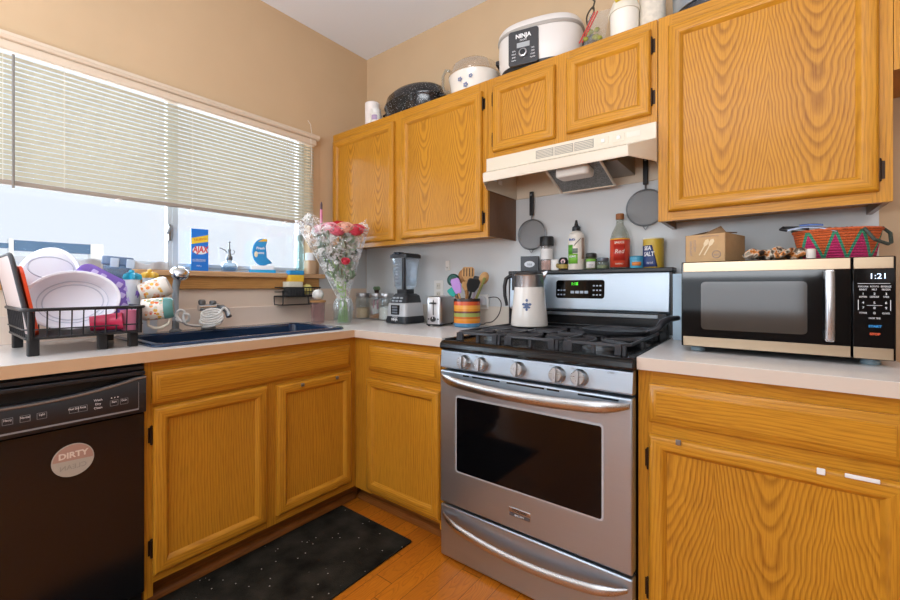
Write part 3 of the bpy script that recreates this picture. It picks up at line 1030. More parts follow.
# ------------------------------------------------------------------ range hood
t0 = thing('range_hood', 'almond white range hood mounted under the short cabinet', 'range hood', (1.594, -0.2, 1.6))
off = (1.594, -0.2, 1.6)
HX0, HX1 = 1.2195, 1.9705
mb = MB()
mb.box(HX0, HX1, -0.311, -0.301, 1.686, 1.7505)
mb.box(HX0, HX1, -0.301, -0.008, 1.742, 1.7505)
mb.box(HX0, HX1, -0.016, -0.008, 1.602, 1.742)
for x in (HX0, HX1 - 0.006):
    mb.box(x, x + 0.006, -0.305, -0.016, 1.602, 1.742)
# sloping front with canted ends down to the lip
LX0, LX1 = 1.288, 1.903
A = [(HX0, -0.311, 1.688), (HX1, -0.311, 1.688), (LX1, -0.445, 1.640), (LX0, -0.445, 1.640)]
B = [(HX0, -0.305, 1.602), (HX1, -0.305, 1.602), (LX1, -0.440, 1.602), (LX0, -0.440, 1.602)]
hb = rel(mb, off).build('hood_body', ALMOND, t0, bevel=0.002)
mb = MB()
P = [Vector(p) for p in A + B]
mb.add(P, [(0, 1, 2, 3), (3, 2, 6, 7), (1, 5, 6, 2), (0, 3, 7, 4)])
rel(mb, off).build('visor', ALMOND, t0, bevel=0.004, solid=0.005, recalc=False)
for x0, x1 in ((1.481, 1.563), (1.569, 1.651), (1.657, 1.737)):
    mb = MB()
    mb.box(x0, x1, -0.3122, -0.311, 1.701, 1.737)
    rel(mb, off).build('vent_grille', mat('grey vent', '9d968b', 0.5), hb)
    mb = MB()
    for i in range(5):
        mb.box(x0 + 0.003, x1 - 0.003, -0.3134, -0.312, 1.704 + i * 0.0065, 1.7065 + i * 0.0065)
    rel(mb, off).build('louvre', ALMOND, hb)
for x in (1.775, 1.835):
    sw = rel(MB().rbox(x - 0.022, x + 0.022, -0.3125, -0.310, 1.704, 1.734, 0.001), off).build('switch_plate', ALMOND, hb, bevel=0.0015)
    rel(MB().box(x - 0.007, x + 0.007, -0.3165, -0.312, 1.712, 1.727), off).build('rocker_switch', WHITEPL, sw, bevel=0.002)
rel(MB().box(1.865, 1.915, -0.3115, -0.3108, 1.712, 1.732), off).build('name_plate', mat('pale plate', 'ded6c6', 0.4), hb)
# tilted mesh filter hanging below
m, t = new_mat('aluminium filter mesh')
ax = t.xyz()
ck_ = t.n('ShaderNodeTexVoronoi', {'Vector': t.vec(t.m('MULTIPLY', ax[0], 160.0), t.m('MULTIPLY', ax[1], 160.0), 0.0), 'Scale': 1.0}).outputs['Distance']
t.set(t.b.inputs['Base Color'], t.ramp(ck_, [(0.1, lin('3a3b3c')), (0.6, lin('8b8c8a'))]))
t.b.inputs['Metallic'].default_value = 0.5
t.b.inputs['Roughness'].default_value = 0.5
FILT = m
fl0, fl1 = 1.560, 1.776
fa_, fb_ = Vector((0, -0.385, 1.622)), Vector((0, -0.10, 1.585))
mb = MB()
for z_ in (0.0, 0.008):
    pass
mb.add([(fl0, fa_.y, fa_.z), (fl1 + 0.01, fa_.y, fa_.z), (fl1 - 0.015, fb_.y, fb_.z), (fl0 - 0.045, fb_.y, fb_.z),
        (fl0, fa_.y, fa_.z + 0.008), (fl1 + 0.01, fa_.y, fa_.z + 0.008), (fl1 - 0.015, fb_.y, fb_.z + 0.008), (fl0 - 0.045, fb_.y, fb_.z + 0.008)],
       [(0, 1, 2, 3), (7, 6, 5, 4), (0, 4, 5, 1), (1, 5, 6, 2), (2, 6, 7, 3), (3, 7, 4, 0)])
ff = rel(mb, off).build('filter', FILT, t0)
mb = MB()
for p, q in (((fl0, fa_.y, fa_.z), (fl0 - 0.045, fb_.y, fb_.z)), ((fl1 + 0.01, fa_.y, fa_.z), (fl1 - 0.015, fb_.y, fb_.z)), ((fl0 - 0.045, fb_.y, fb_.z), (fl1 - 0.015, fb_.y, fb_.z))):
    mb.cyl(p, q, 0.0055, 8)
rel(mb, off).build('filter_frame', ALMOND, ff)
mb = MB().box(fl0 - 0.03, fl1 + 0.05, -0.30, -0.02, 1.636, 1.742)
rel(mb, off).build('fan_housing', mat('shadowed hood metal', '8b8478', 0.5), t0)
rel(MB().rbox(1.595, 1.735, -0.375, -0.285, 1.585, 1.628, 0.02, top=0.0), off).build('light_lens', mat('milky lamp lens', 'e9e4da', 0.4), t0, bevel=0.01, seg=3)
for y, z in ((-0.24, 1.667), (-0.19, 1.66)):
    rel(MB().box(HX0 + 0.006, HX0 + 0.0065, y - 0.02, y + 0.02, z - 0.012, z + 0.012), off).build('sticker', WHITEPL, hb)

# ------------------------------------------------------------------ microwave
t0 = thing('microwave', 'large black and steel microwave oven on the right countertop', 'microwave', (2.32, -0.24, CT1))
off = (2.32, -0.24, CT1)
STEEL_W = make_steel('steel tinted by warm reflection', 'c0ab90', 0.34)  # the room's warm reflection is put into this steel colour
MX0, MX1, MZ0, MZ1, MYF = 2.066, 2.574, 0.931, 1.2165, -0.415
rel(MB().box(MX0, MX1, MYF + 0.03, -0.05, MZ0, MZ1), off).build('case', BLACKPL, t0, bevel=0.004)
for x, y in ((2.11, -0.36), (2.53, -0.36), (2.11, -0.1), (2.53, -0.1)):
    rel(MB().lathe([(0.02, 0), (0.022, 0.004), (0.018, 0.018)], 16, (x, y, CT1 + 0.0005)), off).build('foot', mat('pale blue foot', '8fa3ad', 0.4), t0)
MXS = 2.486
dr = rel(MB().box(MX0 + 0.002, MXS - 0.001, MYF, MYF + 0.03, MZ0 + 0.002, MZ1 - 0.002), off).build('door', BLACKGLASS, t0, bevel=0.003)
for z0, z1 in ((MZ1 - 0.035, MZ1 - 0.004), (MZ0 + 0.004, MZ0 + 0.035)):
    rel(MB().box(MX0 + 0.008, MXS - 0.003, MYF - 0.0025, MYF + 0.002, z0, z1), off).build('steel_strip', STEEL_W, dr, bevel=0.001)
fr = MB().rpoly(2.125, 2.392, 0.992, 1.148, 0.012)
rel(MB().loft([[(x, y, z) for x, z in fr] for y in (MYF + 0.001, MYF - 0.0008)], 0, False), off).build('door_window', mat('smoked window screen', '3a342f', 0.08, spec=0.8), dr)
mb = MB()
rings = []
for i in range(17):
    z = 0.982 + (1.176 - 0.982) * i / 16
    rings.append([(2.438 + 0.0105 * math.cos(a), MYF - 0.036 + 0.006 * math.sin(a) + 0.007 * (2 * i / 16 - 1) ** 2, z) for a in [2 * PI * j / 12 for j in range(12)]])
hd = rel(MB().loft(rings, 0, True), off).build('handle', STEEL_Z, dr)
for z in (0.992, 1.166):
    rel(MB().box(2.4285, 2.4475, MYF - 0.034, MYF + 0.001, z - 0.014, z + 0.014), off).build('handle_mount', CHROME, hd, bevel=0.003)
cp = rel(MB().box(MXS + 0.001, MX1 - 0.003, MYF, MYF + 0.03, MZ0 + 0.002, MZ1 - 0.002), off).build('control_panel', BLACKGLASS, t0, bevel=0.003)
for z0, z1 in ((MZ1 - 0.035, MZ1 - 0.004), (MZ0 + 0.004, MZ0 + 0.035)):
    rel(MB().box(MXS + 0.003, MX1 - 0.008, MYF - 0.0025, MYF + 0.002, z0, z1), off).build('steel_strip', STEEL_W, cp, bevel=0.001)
text('1:21', 0.021, mat('white blue led', 'cfe4ff', 0.5, emit=1.6), cp, (2.537 - off[0], MYF - 0.001 - off[1], 1.160 - off[2]))
rows = [(1.132, ('POPCORN', 'POTATO', 'BEVERAGE')), (1.124, ('REHEAT', 'MELT', 'FROZEN')), (1.112, ('1', '2', '3')), (1.104, ('SOFTEN', 'DEFROST', 'TIMER')), (1.088, ('4', '5', '6')), (1.074, ('7', '8', '9')), (1.060, ('POWER', '0', 'CLOCK')), (1.046, ('', 'COOK TIME', ''))]
mb = MB().box(2.497, 2.560, MYF - 0.0006, MYF + 0.0005, 1.1402, 1.1412)
mb.box(2.515, 2.545, MYF - 0.0006, MYF + 0.0005, 1.0806, 1.0814)
for sx_ in (2.4985, 2.5605):
    mb.box(sx_ - 0.0006, sx_ + 0.0006, MYF - 0.0006, MYF + 0.0005, 1.068, 1.096)
rel(mb, off).build('key_lines', WHITEINK, cp)
for z, ks in rows:
    for x, s in zip((2.508, 2.530, 2.552), ks):
        if s:
            text(s, 0.0068 if len(s) > 1 else 0.009, WHITEINK, cp, (x - off[0], MYF - 0.0008 - off[1], z - off[2]), sx=0.62 if len(s) > 3 else 1.0, name='key_lettering')
text('START', 0.0085, mat('blue key print', '2a8fd0', 0.5), cp, (2.531 - off[0], MYF - 0.0008 - off[1], 1.024 - off[2]), bold=0.0004, name='start_key')
text('STOP', 0.0085, mat('orange key print', 'd8552c', 0.5), cp, (2.531 - off[0], MYF - 0.0008 - off[1], 1.003 - off[2]), bold=0.0004, name='stop_key')

# ------------------------------------------------------------------ sink and tap
NAVY = mat('navy enamel', '1c3350', 0.16, coat=0.4)
t0 = thing('sink', 'navy blue drop-in sink under the window', 'sink', (0.325, -1.06, CT1))
off = (0.325, -1.06, CT1)


def rr(x0, x1, y0, y1, z, r):
    return [(x, y, z) for x, y in MB().rpoly(x0, x1, y0, y1, r, 6)]


mb = MB()
bx0, bx1, by0, by1 = SX0 + 0.085, SX1 - 0.035, SY0 + 0.035, SY1 - 0.035
rg = [rr(SX0, SX1, SY0, SY1, CT1 + 0.0005, 0.04), rr(SX0, SX1, SY0, SY1, CT1 + 0.007, 0.04), rr(SX0 + 0.006, SX1 - 0.006, SY0 + 0.006, SY1 - 0.006, CT1 + 0.012, 0.04),
      rr(bx0 - 0.008, bx1 + 0.008, by0 - 0.008, by1 + 0.008, CT1 + 0.011, 0.05), rr(bx0, bx1, by0, by1, CT1 + 0.003, 0.05),
      rr(bx0 + 0.01, bx1 - 0.01, by0 + 0.01, by1 - 0.01, CT1 - 0.15, 0.06), rr(bx0 + 0.04, bx1 - 0.04, by0 + 0.04, by1 - 0.04, CT1 - 0.175, 0.06)]
mb.loft(rg, 0, True, False)
k = len(mb.v) - len(rg[0])
mb.f.append(list(range(k, k + len(rg[0])))); mb.m.append(0); mb.s.append(False)
rel(mb, off).build('basin', NAVY, t0, recalc=False)
rel(MB().box(bx0 + 0.01, bx1 - 0.01, -0.995, -0.975, CT1 - 0.17, CT1 - 0.02), off).build('bowl_divider', NAVY, t0, bevel=0.009, seg=3)
for y in (-1.22, -0.82):
    rel(MB().lathe([(0.045, 0), (0.045, 0.003), (0.03, 0.004), (0.0, 0.001)], 24, (0.34, y, CT1 - 0.1752)), off).build('drain', CHROME, t0)

t0 = thing('faucet', 'grey metal faucet at the back rim of the sink', 'faucet', (0.115, -1.115, CT1 + 0.012))
mb = MB().lathe([(0.032, 0), (0.032, 0.006), (0.022, 0.014), (0.018, 0.03), (0.016, 0.095)], 20)
mb.build('stem', GREYMETAL, t0)
mb = MB().cyl((0, -0.045, 0.105), (0, 0.045, 0.105), 0.017, 18)
mb.cyl((0, 0, 0.08), (0, 0, 0.105), 0.017, 16)
mb.build('valve_body', CHROME, t0)
for y, h_ in ((-0.03, 0.138), (0.02, 0.132)):
    MB().lathe([(0.011, 0.095), (0.012, 0.12), (0.016, 0.124), (0.016, h_), (0.01, h_ + 0.006), (0, h_ + 0.006)], 14, (0.0, y, 0)).build('tap_handle', GREYMETAL, t0)
mb = MB().tube([(0, 0.035, 0.105), (0.03, 0.05, 0.105), (0.07, 0.055, 0.09), (0.09, 0.057, 0.06)], 0.013, 12)
mb.build('spout', GREYMETAL, t0)

t0 = thing('hand_shower', 'grey hand sprayer standing behind the mugs at the sink', 'sprayer', (0.125, -1.262, CT1 + 0.012))
MB().lathe([(0.026, 0), (0.026, 0.005), (0.015, 0.012), (0.013, 0.05)], 16).build('holder', GREYMETAL, t0)
MB().tube([(0, 0, 0.04), (0, 0, 0.15), (0.004, 0, 0.21), (0.02, 0.004, 0.255)], lambda q: 0.012 + 0.004 * q, 14).build('grip', mat('light grey plastic', 'aab2b8', 0.35), t0)
mb = MB().lathe([(0.001, -0.016), (0.034, -0.016), (0.039, -0.008), (0.039, 0.006), (0.030, 0.019), (0.014, 0.026), (0, 0.027)], 24)
mb.xf(0, Matrix.Translation((0.035, 0.005, 0.268)) @ Matrix.Rotation(math.radians(38), 4, 'Y'))
hd = mb.build('spray_head', CHROME, t0)
mb = MB().cyl((0, 0, -0.0165), (0, 0, -0.013), 0.028, 24)
mb.xf(0, Matrix.Translation((0.035, 0.005, 0.268)) @ Matrix.Rotation(math.radians(38), 4, 'Y'))
mb.build('spray_face', mat('dark spray face', '55606a', 0.4), hd)

# coiled hose
Rv = Vector((0.793, 0.609, 0.0))
Fv = Vector((-0.609, 0.793, 0.0))
ctl = []
S0 = Vector((0.135, -1.262, 0.985))
for r_, u_, f_ in ((0, 0, 0), (0.02, -0.012, -0.01), (0.045, 0.006, -0.02), (0.052, 0.035, -0.025), (0.032, 0.040, -0.03), (0.025, 0.015, -0.035), (0.055, -0.012, -0.04), (0.085, -0.004, -0.045), (0.088, 0.022, -0.05), (0.066, 0.020, -0.05), (0.075, -0.02, -0.05)):
    ctl.append(S0 + Rv * r_ + Vector((0, 0, u_)) + Fv * f_)
c0 = Vector((0.175, -1.135, 0.962))
nt = 4.5
for i in range(int(nt * 10)):
    q = i / (nt * 10)
    a = -2.2 + q * nt * 2 * PI
    rad = 0.046 - 0.010 * q
    ctl.append(c0 + Rv * (math.cos(a) * rad + 0.012 * q + 0.006 * math.sin(5 * q)) + Vector((0, 0, math.sin(a) * 0.020 + 0.052 * q)) + Fv * (0.026 * math.sin(a + 0.6) + 0.01 * q))
ctl += [Vector((0.20, -1.075, 1.03)), Vector((0.207, -1.060, 1.005)), Vector((0.206, -1.058, 0.99))]
pts = []
for i in range(len(ctl) - 1):
    for k_ in range(4):
        q = k_ / 4
        p0, p1, p2, p3 = ctl[max(i - 1, 0)], ctl[i], ctl[i + 1], ctl[min(i + 2, len(ctl) - 1)]
        pts.append(0.5 * ((2 * p1) + (-p0 + p2) * q + (2 * p0 - 5 * p1 + 4 * p2 - p3) * q * q + (-p0 + 3 * p1 - 3 * p2 + p3) * q ** 3))
t0 = MB().tube(pts, 0.0056, 8).build('coiled_hose', mat('white vinyl hose', 'efece6', 0.3))
tag(t0, 'white coiled hose bunched over the back of the sink beside the faucet', 'hose')

# ------------------------------------------------------------------ dish rack and what dries in it
RK = mat('matte black wire', '1b1b1e', 0.45)
rx0, rx1, ry0, ry1 = 0.135, 0.495, -1.795, -1.492
t0 = thing('dish_rack', 'black wire dish rack left of the sink', 'dish rack', (0.315, -1.643, CT1))
off = (0.315, -1.643, CT1)
mb = MB().rbox(rx0, rx1, ry0, ry1, 0.966, 0.974, 0.015)
rel(mb, off).build('tray', RK, t0, bevel=0.002)
ring = [(x, y, 1.060) for x, y in MB().rpoly(rx0 - 0.012, rx1 + 0.006, ry0 - 0.006, ry1 + 0.006, 0.03, 5)]
rel(MB().tube(ring, 0.0055, 8, closed=True), off).build('top_rim', RK, t0)
ring = [(x, y, 0.998) for x, y in MB().rpoly(rx0 - 0.004, rx1 + 0.002, ry0 - 0.002, ry1 + 0.002, 0.025, 5)]
rel(MB().tube(ring, 0.0025, 6, closed=True), off).build('middle_wire', RK, t0)
for i in range(10):
    y = ry0 + 0.02 + (ry1 - ry0 - 0.04) * i / 9
    rel(MB().cyl((rx1 - 0.003, y, 0.968), (rx1 + 0.005, y, 1.06), 0.0022, 6), off).build('wire', RK, t0)
    rel(MB().cyl((rx0 + 0.003, y, 0.968), (rx0 - 0.011, y, 1.06), 0.0022, 6), off).build('wire', RK, t0)
for i in range(9):
    x = rx0 + 0.03 + (rx1 - rx0 - 0.06) * i / 8
    rel(MB().cyl((x, ry0 + 0.003, 0.968), (x, ry0 - 0.005, 1.06), 0.0022, 6), off).build('wire', RK, t0)
    rel(MB().cyl((x, ry1 - 0.003, 0.968), (x, ry1 + 0.005, 1.06), 0.0022, 6), off).build('wire', RK, t0)
for x, y in ((0.467, -1.774), (0.45, -1.512), (0.455, -1.60), (0.165, -1.775), (0.165, -1.515)):
    rel(MB().rbox(x - 0.014, x + 0.014, y - 0.014, y + 0.014, CT1 + 0.0005, 0.968, 0.005), off).build('leg', RK, t0, bevel=0.002)
for y0 in (ry0 + 0.006, ry1 - 0.016):
    rel(MB().rbox(rx1 - 0.012, rx1 + 0.006, y0, y0 + 0.012, 0.966, 1.062, 0.004), off).build('corner_post', RK, t0)

# cutting boards at the rack's left end: faces look along -y, tops lean away
mb = MB().rbox(-0.17, 0.17, 0, 0.26, -0.005, 0.005, 0.03)
mb.xf(0, Matrix.Rotation(PI / 2, 4, 'X'))
t0 = thing('cutting_board', 'white cutting board with a dark rim leaning at the left end of the dish rack', 'cutting board', (0.285, -1.776, 0.977))
mb.build('board', mat('off white plastic board', 'dcccc9', 0.45), t0)
ring = [(x, 0, z) for x, z in MB().rpoly(-0.17, 0.17, 0, 0.26, 0.03)]
MB().tube(ring, 0.0065, 8, closed=True).build('rim', mat('dark grey rubber', '45464a', 0.6), t0)
t0.rotation_euler = (math.radians(10), 0, 0)
mb = MB().rbox(-0.13, 0.13, 0, 0.225, -0.004, 0.004, 0.03)
mb.xf(0, Matrix.Rotation(PI / 2, 4, 'X'))
t0 = mb.build('cutting_board', mat('orange red plastic', 'e04a20', 0.4))
t0.location = (0.335, -1.7615, 0.9765)
t0.rotation_euler = (math.radians(10), 0, 0)
tag(t0, 'thin orange-red cutting board standing in the dish rack', 'cutting board')

WLAV = mat('lavender white plastic', 'eff1fa', 0.3, coat=0.2)
# tub lid behind
t0 = thing('plastic_tub', 'white plastic tub showing its oblong base at the back of the dish rack', 'tub', (0.215, -1.700, 0.980), face(0.25, -1.7))
mb = MB().lathe([(0.095, 0.0), (0.097, 0.008), (0.092, 0.014), (0.085, 0.06), (0.077, 0.078), (0.065, 0.082), (0, 0.082)], 40, sx=1.0, sy=1.52)
mb.xf(0, Matrix.Translation((0, 0.070, 0.158)) @ Matrix.Rotation(math.radians(78), 4, 'X') @ Matrix.Rotation(math.radians(-7), 4, 'Z'))
mb.build('tub', WLAV, t0)
ring = [(0.062 * math.cos(a) * 1.0, 0.048 + 0.062 * math.sin(a) * 0.66, 0.0825) for a in [2 * PI * i / 40 for i in range(40)]]
mb = MB().tube(ring, 0.0022, 6, closed=True)
mb.xf(0, Matrix.Translation((0, 0.070, 0.158)) @ Matrix.Rotation(math.radians(78), 4, 'X') @ Matrix.Rotation(math.radians(-7), 4, 'Z'))
mb.build('base_ring', mat('cool grey ridge', 'cdd2e0', 0.4), t0)
# oval basin in front
t0 = thing('basin', 'big oval lavender-white plastic basin propped on its side in the dish rack', 'basin', (0.412, -1.668, 0.976), face(0.4, -1.65))
prof = [(0.0, 0.07), (0.07, 0.068), (0.10, 0.058), (0.118, 0.02), (0.128, 0.0), (0.137, -0.002), (0.139, 0.002), (0.133, 0.006), (0.122, 0.024), (0.104, 0.064), (0.07, 0.074), (0.0, 0.076)]
prof = [(r_ * 0.92, z_ * 0.8) for r_, z_ in prof]
mb = MB().lathe(prof, 48, sx=1.0, sy=0.80, cap=False)
Mx = Matrix.Translation((0, 0.0, 0.112)) @ Matrix.Rotation(math.radians(-10), 4, 'X') @ Matrix.Rotation(math.radians(-8), 4, 'Y') @ Matrix.Rotation(math.radians(-90), 4, 'X') @ Matrix.Scale(-1, 4, (0, 0, 1))
mb.xf(0, Matrix.Translation((0, 0.0, 0.112)) @ Matrix.Rotation(math.radians(-12), 4, 'X') @ Matrix.Rotation(math.radians(-7), 4, 'Y') @ Matrix.Rotation(math.radians(-90), 4, 'X'))
mb.build('bowl', WLAV, t0)
mb = MB()
for s_, d_ in ((0.094, 0.044), (0.080, 0.0490)):
    ring = [(s_ * math.cos(a), s_ * math.sin(a) * 0.78, d_ - 0.001) for a in [2 * PI * i / 40 for i in range(40)]]
    mb.tube(ring, 0.0018, 6, closed=True)
mb.xf(0, Matrix.Translation((0, 0.0, 0.112)) @ Matrix.Rotation(math.radians(-12), 4, 'X') @ Matrix.Rotation(math.radians(-7), 4, 'Y') @ Matrix.Rotation(math.radians(-90), 4, 'X'))
mb.build('inner_ridge', mat('cool grey ridge', 'cdd2e0', 0.4), t0)

# purple waffle tray
PUR = mat('purple silicone', '8a6bc8', 0.4)
PURL = mat('pale purple silicone', 'cfc0f0', 0.4)
t0 = thing('ice_cube_tray', 'purple waffle-patterned ice cube tray tilted in the dish rack', 'tray', (0.315, -1.568, 0.962), face(0.33, -1.55))
Mx = Matrix.Translation((0.0, 0.028, 0.155)) @ Matrix.Rotation(math.radians(-4), 4, 'X') @ Matrix.Rotation(math.radians(33), 4, 'Y') @ Matrix.Rotation(PI / 2, 4, 'X')
mb = MB().rbox(-0.105, 0.105, -0.068, 0.068, -0.012, 0.012, 0.034)
mb.xf(0, Mx)
tr = mb.build('tray', PUR, t0, bevel=0.003)
for i in range(7):
    for j in range(4):
        mb = MB().rbox(-0.0095 - 0.087 + i * 0.029, 0.0095 - 0.087 + i * 0.029, -0.0095 - 0.045 + j * 0.03, 0.0095 - 0.045 + j * 0.03, 0.010, 0.0155, 0.003)
        mb.xf(0, Mx)
        mb.build('cube_cell', PURL if (i + j) % 3 else PUR, tr)
# clear box
t0 = thing('food_container', 'clear blue lidded food container behind the purple tray', 'container', (0.229, -1.510, 0.976), face(0.2, -1.56))
mb = MB().rbox(-0.055, 0.036, -0.033, 0.033, 0.0, 0.245, 0.02)
mb.xf(0, Matrix.Rotation(math.radians(4), 4, 'Y'))
mb.build('box', glassy('blue tinted plastic', (0.62, 0.74, 0.86), 0.1, 0.35, '8fa6c0'), t0)
mb = MB().rbox(-0.060, 0.040, -0.037, 0.037, 0.242, 0.275, 0.02)
mb.xf(0, Matrix.Rotation(math.radians(4), 4, 'Y'))
mb.build('lid', mat('slate blue plastic', '6e86a6', 0.35), t0, bevel=0.003)
for x in (-0.02, 0.03):
    mb = MB().rbox(x - 0.014, x + 0.014, -0.044, -0.034, 0.232, 0.268, 0.004)
    mb.xf(0, Matrix.Rotation(math.radians(4), 4, 'Y'))
    mb.build('clasp', mat('pale blue clasp', 'c6d6e6', 0.3), t0, bevel=0.002)
# red cup lying low
t0 = thing('plastic_cup', 'raspberry red plastic cup lying low in the rack under the purple tray', 'cup', (0.465, -1.590, 0.976), face(0.43, -1.55))
mb = MB().lathe([(0.025, -0.045), (0.030, 0.04), (0.031, 0.042), (0.030, 0.043), (0.028, 0.04), (0.023, -0.04), (0, -0.04)], 24)
mb.xf(0, Matrix.Translation((0, 0, 0.032)) @ Matrix.Rotation(math.radians(86), 4, 'Y'))
mb.build('cup', mat('raspberry plastic', 'c22650', 0.35), t0)
t0 = tag(MB().lathe([(0.024, 0), (0.028, 0.07), (0.03, 0.072), (0.027, 0.07), (0.022, 0.005), (0, 0.005)], 22).build('plastic_cup', mat('pink plastic', 'ee8fb0', 0.35)), 'small pink cup upright in the right front corner of the dish rack', 'cup')
t0.location = (0.455, -1.522, 0.9755)

# mugs hooked on the rack's right end
def mug_pattern(name, base, cols, band=None):
    m, t = new_mat(name)
    ax = t.xyz()
    v = t.vec(ax[0], ax[1], ax[2])
    vo = t.n('ShaderNodeTexVoronoi', {'Vector': v, 'Scale': 75.0})
    colr = t.ramp(t.n('ShaderNodeSeparateColor', {0: vo.outputs['Color']}).outputs[0], [(i / (len(cols) - 1), lin(c)) for i, c in enumerate(cols)])
    dots = t.m('LESS_THAN', vo.outputs['Distance'], 0.52)
    zone = t.m('MULTIPLY', t.m('GREATER_THAN', ax[2], 0.025), t.m('LESS_THAN', ax[2], 0.088))
    c = t.mix(t.m('MULTIPLY', dots, zone), lin(base), colr)
    if band:
        c = t.mix(t.m('LESS_THAN', ax[2], 0.030), c, lin(band))
    t.set(t.b.inputs['Base Color'], c)
    t.b.inputs['Roughness'].default_value = 0.2
    return m


def mug(name, label, loc, rot, m_, hm, r=0.041, h=0.098, up=1):
    t0 = thing(name, label, 'mug', loc)
    t0.rotation_euler = rot
    MB().lathe([(0, 0), (r * 0.8, 0), (r * 0.95, 0.006), (r, 0.02), (r, h - 0.003), (r - 0.002, h), (r - 0.004, h - 0.003), (r - 0.004, 0.01), (0, 0.008)], 28, cap=False).build('cup', m_, t0)
    MB().tube([(r * 0.95 * 1, 0, h * 0.85), (r + 0.020, 0, h * 0.86), (r + 0.032, 0, h * 0.66), (r + 0.032, 0, h * 0.42), (r + 0.018, 0, h * 0.2), (r * 0.96, 0, h * 0.16)], 0.0058, 10).build('handle', hm, t0)
    return t0


M1 = mug_pattern('mug with flowers and teal base', 'efe9df', ['e0542a', 'f0b23e', '6fa58c', 'ede4d4', 'c8382c'], '5f9a98')
mug('mug', 'flowered mug with a teal base hanging sideways off the rack, handle down', (0.475, -1.388, 1.052), (0, math.radians(-82), math.radians(68)), M1, mat('cream glaze', 'efe6d4', 0.25))
bpy.data.objects['mug'].rotation_euler = (Matrix.Rotation(math.radians(66), 4, 'Z') @ Matrix.Rotation(math.radians(-94), 4, 'Y') @ Matrix.Rotation(math.radians(180), 4, 'Z')).to_euler()
M2 = mug_pattern('mug with orange and yellow print', 'f2ece2', ['e8742a', 'f2c14a', 'f5efe6', 'f08a3a', 'efe9e0'])
t0 = mug('mug', 'white mug with an orange and yellow print tilted above the teal-based mug', (0.36, -1.365, 1.140), (0, 0, 0), M2, mat('cream glaze', 'efe6d4', 0.25))
t0.rotation_euler = (Matrix.Rotation(math.radians(64), 4, 'Z') @ Matrix.Rotation(math.radians(-112), 4, 'Y') @ Matrix.Rotation(math.radians(95), 4, 'Z')).to_euler()
# bottles with fancy caps behind them
for nm, col, x, y, h_, n_, lab, cat_ in (('sippy_cup', '2fa6c8', 0.30, -1.475, 0.20, 5, 'white sippy cup with a blue flower-shaped cap behind the mugs', 'cup'),
                                     ('sippy_cup', 'f0c24a', 0.118, -1.360, 0.0, 6, 'white sippy cup with a yellow star-shaped cap on the sink rim behind the mugs', 'cup')):
    zb = 0.9755 if h_ else CT1 + 0.0125
    t0 = thing(nm, lab, cat_, (x, y, zb), face(x, y))
    hh = 0.185 if h_ else 0.245
    MB().lathe([(0.024, 0), (0.027, 0.01), (0.027, hh), (0, hh)], 20).build('body', mat('milky plastic', 'dfe6ee', 0.3), t0)
    poly = [((0.022 + 0.009 * math.cos(n_ * a)) * math.cos(a), (0.022 + 0.009 * math.cos(n_ * a)) * math.sin(a)) for a in [2 * PI * i / 60 for i in range(60)]]
    mb = MB().loft([[(x_ * s_, y_ * s_, z_) for x_, y_ in poly] for s_, z_ in ((1.0, hh), (1.1, hh + 0.008), (1.0, hh + 0.02), (0.55, hh + 0.027))], 0, True)
    mb.ball((0, 0, hh + 0.030), 0.010)
    mb.build('cap', mat(nm + ' cap ' + col, col, 0.35), t0)

# ------------------------------------------------------------------ on the window sill
SZ = 1.2125
x, y = -0.004, -1.110
t0 = thing('detergent_box', 'blue cleanser box with red lettering on the sill by the window divider', 'box', (x, y, SZ), face(x, y) + 0.10)
MB().rbox(-0.038, 0.038, -0.02, 0.02, 0, 0.213, 0.003).build('box', mat('cyan blue carton', '1d9fdc', 0.35), t0)
b_ = MB().box(-0.037, 0.037, -0.0212, -0.0202, 0.001, 0.212).build('front_panel', mat('bright blue print', '1c78d8', 0.35), t0)
mb = MB()
mb.prism([(-0.0365, 0.135), (0.0365, 0.15), (0.0365, 0.185), (-0.0365, 0.165)], 0.0213, 0.0217)
mb.xf(0, Matrix.Rotation(PI / 2, 4, 'X'))
mb.build('yellow_flash', mat('yellow print', 'f2cf3a', 0.4), t0)
mb = MB().lathe([(0.034, 0.0213), (0.034, 0.0216)], 32, sy=0.62)
mb.xf(0, Matrix.Translation((0.002, 0, 0.105)) @ Matrix.Rotation(PI / 2, 4, 'X'))
mb.build('white_burst', mat('white print', 'eef3f6', 0.4), t0)
text('AJAX', 0.045, mat('red lettering', 'd8303a', 0.4), t0, (0.002, -0.0222, 0.108), sx=0.62, bold=0.0012, shear=0.15)
text('NUEVO', 0.016, mat('orange lettering', 'd9822a', 0.4), t0, (0.002, -0.0220, 0.160), (PI / 2, -0.18, 0), bold=0.0004)
for z_, s in ((0.058, 'con bicarbonato'), (0.050, 'DETERGENTE'), (0.026, '500 g')):
    text(s, 0.0095, WHITEINK, t0, (-0.004, -0.0216, z_))

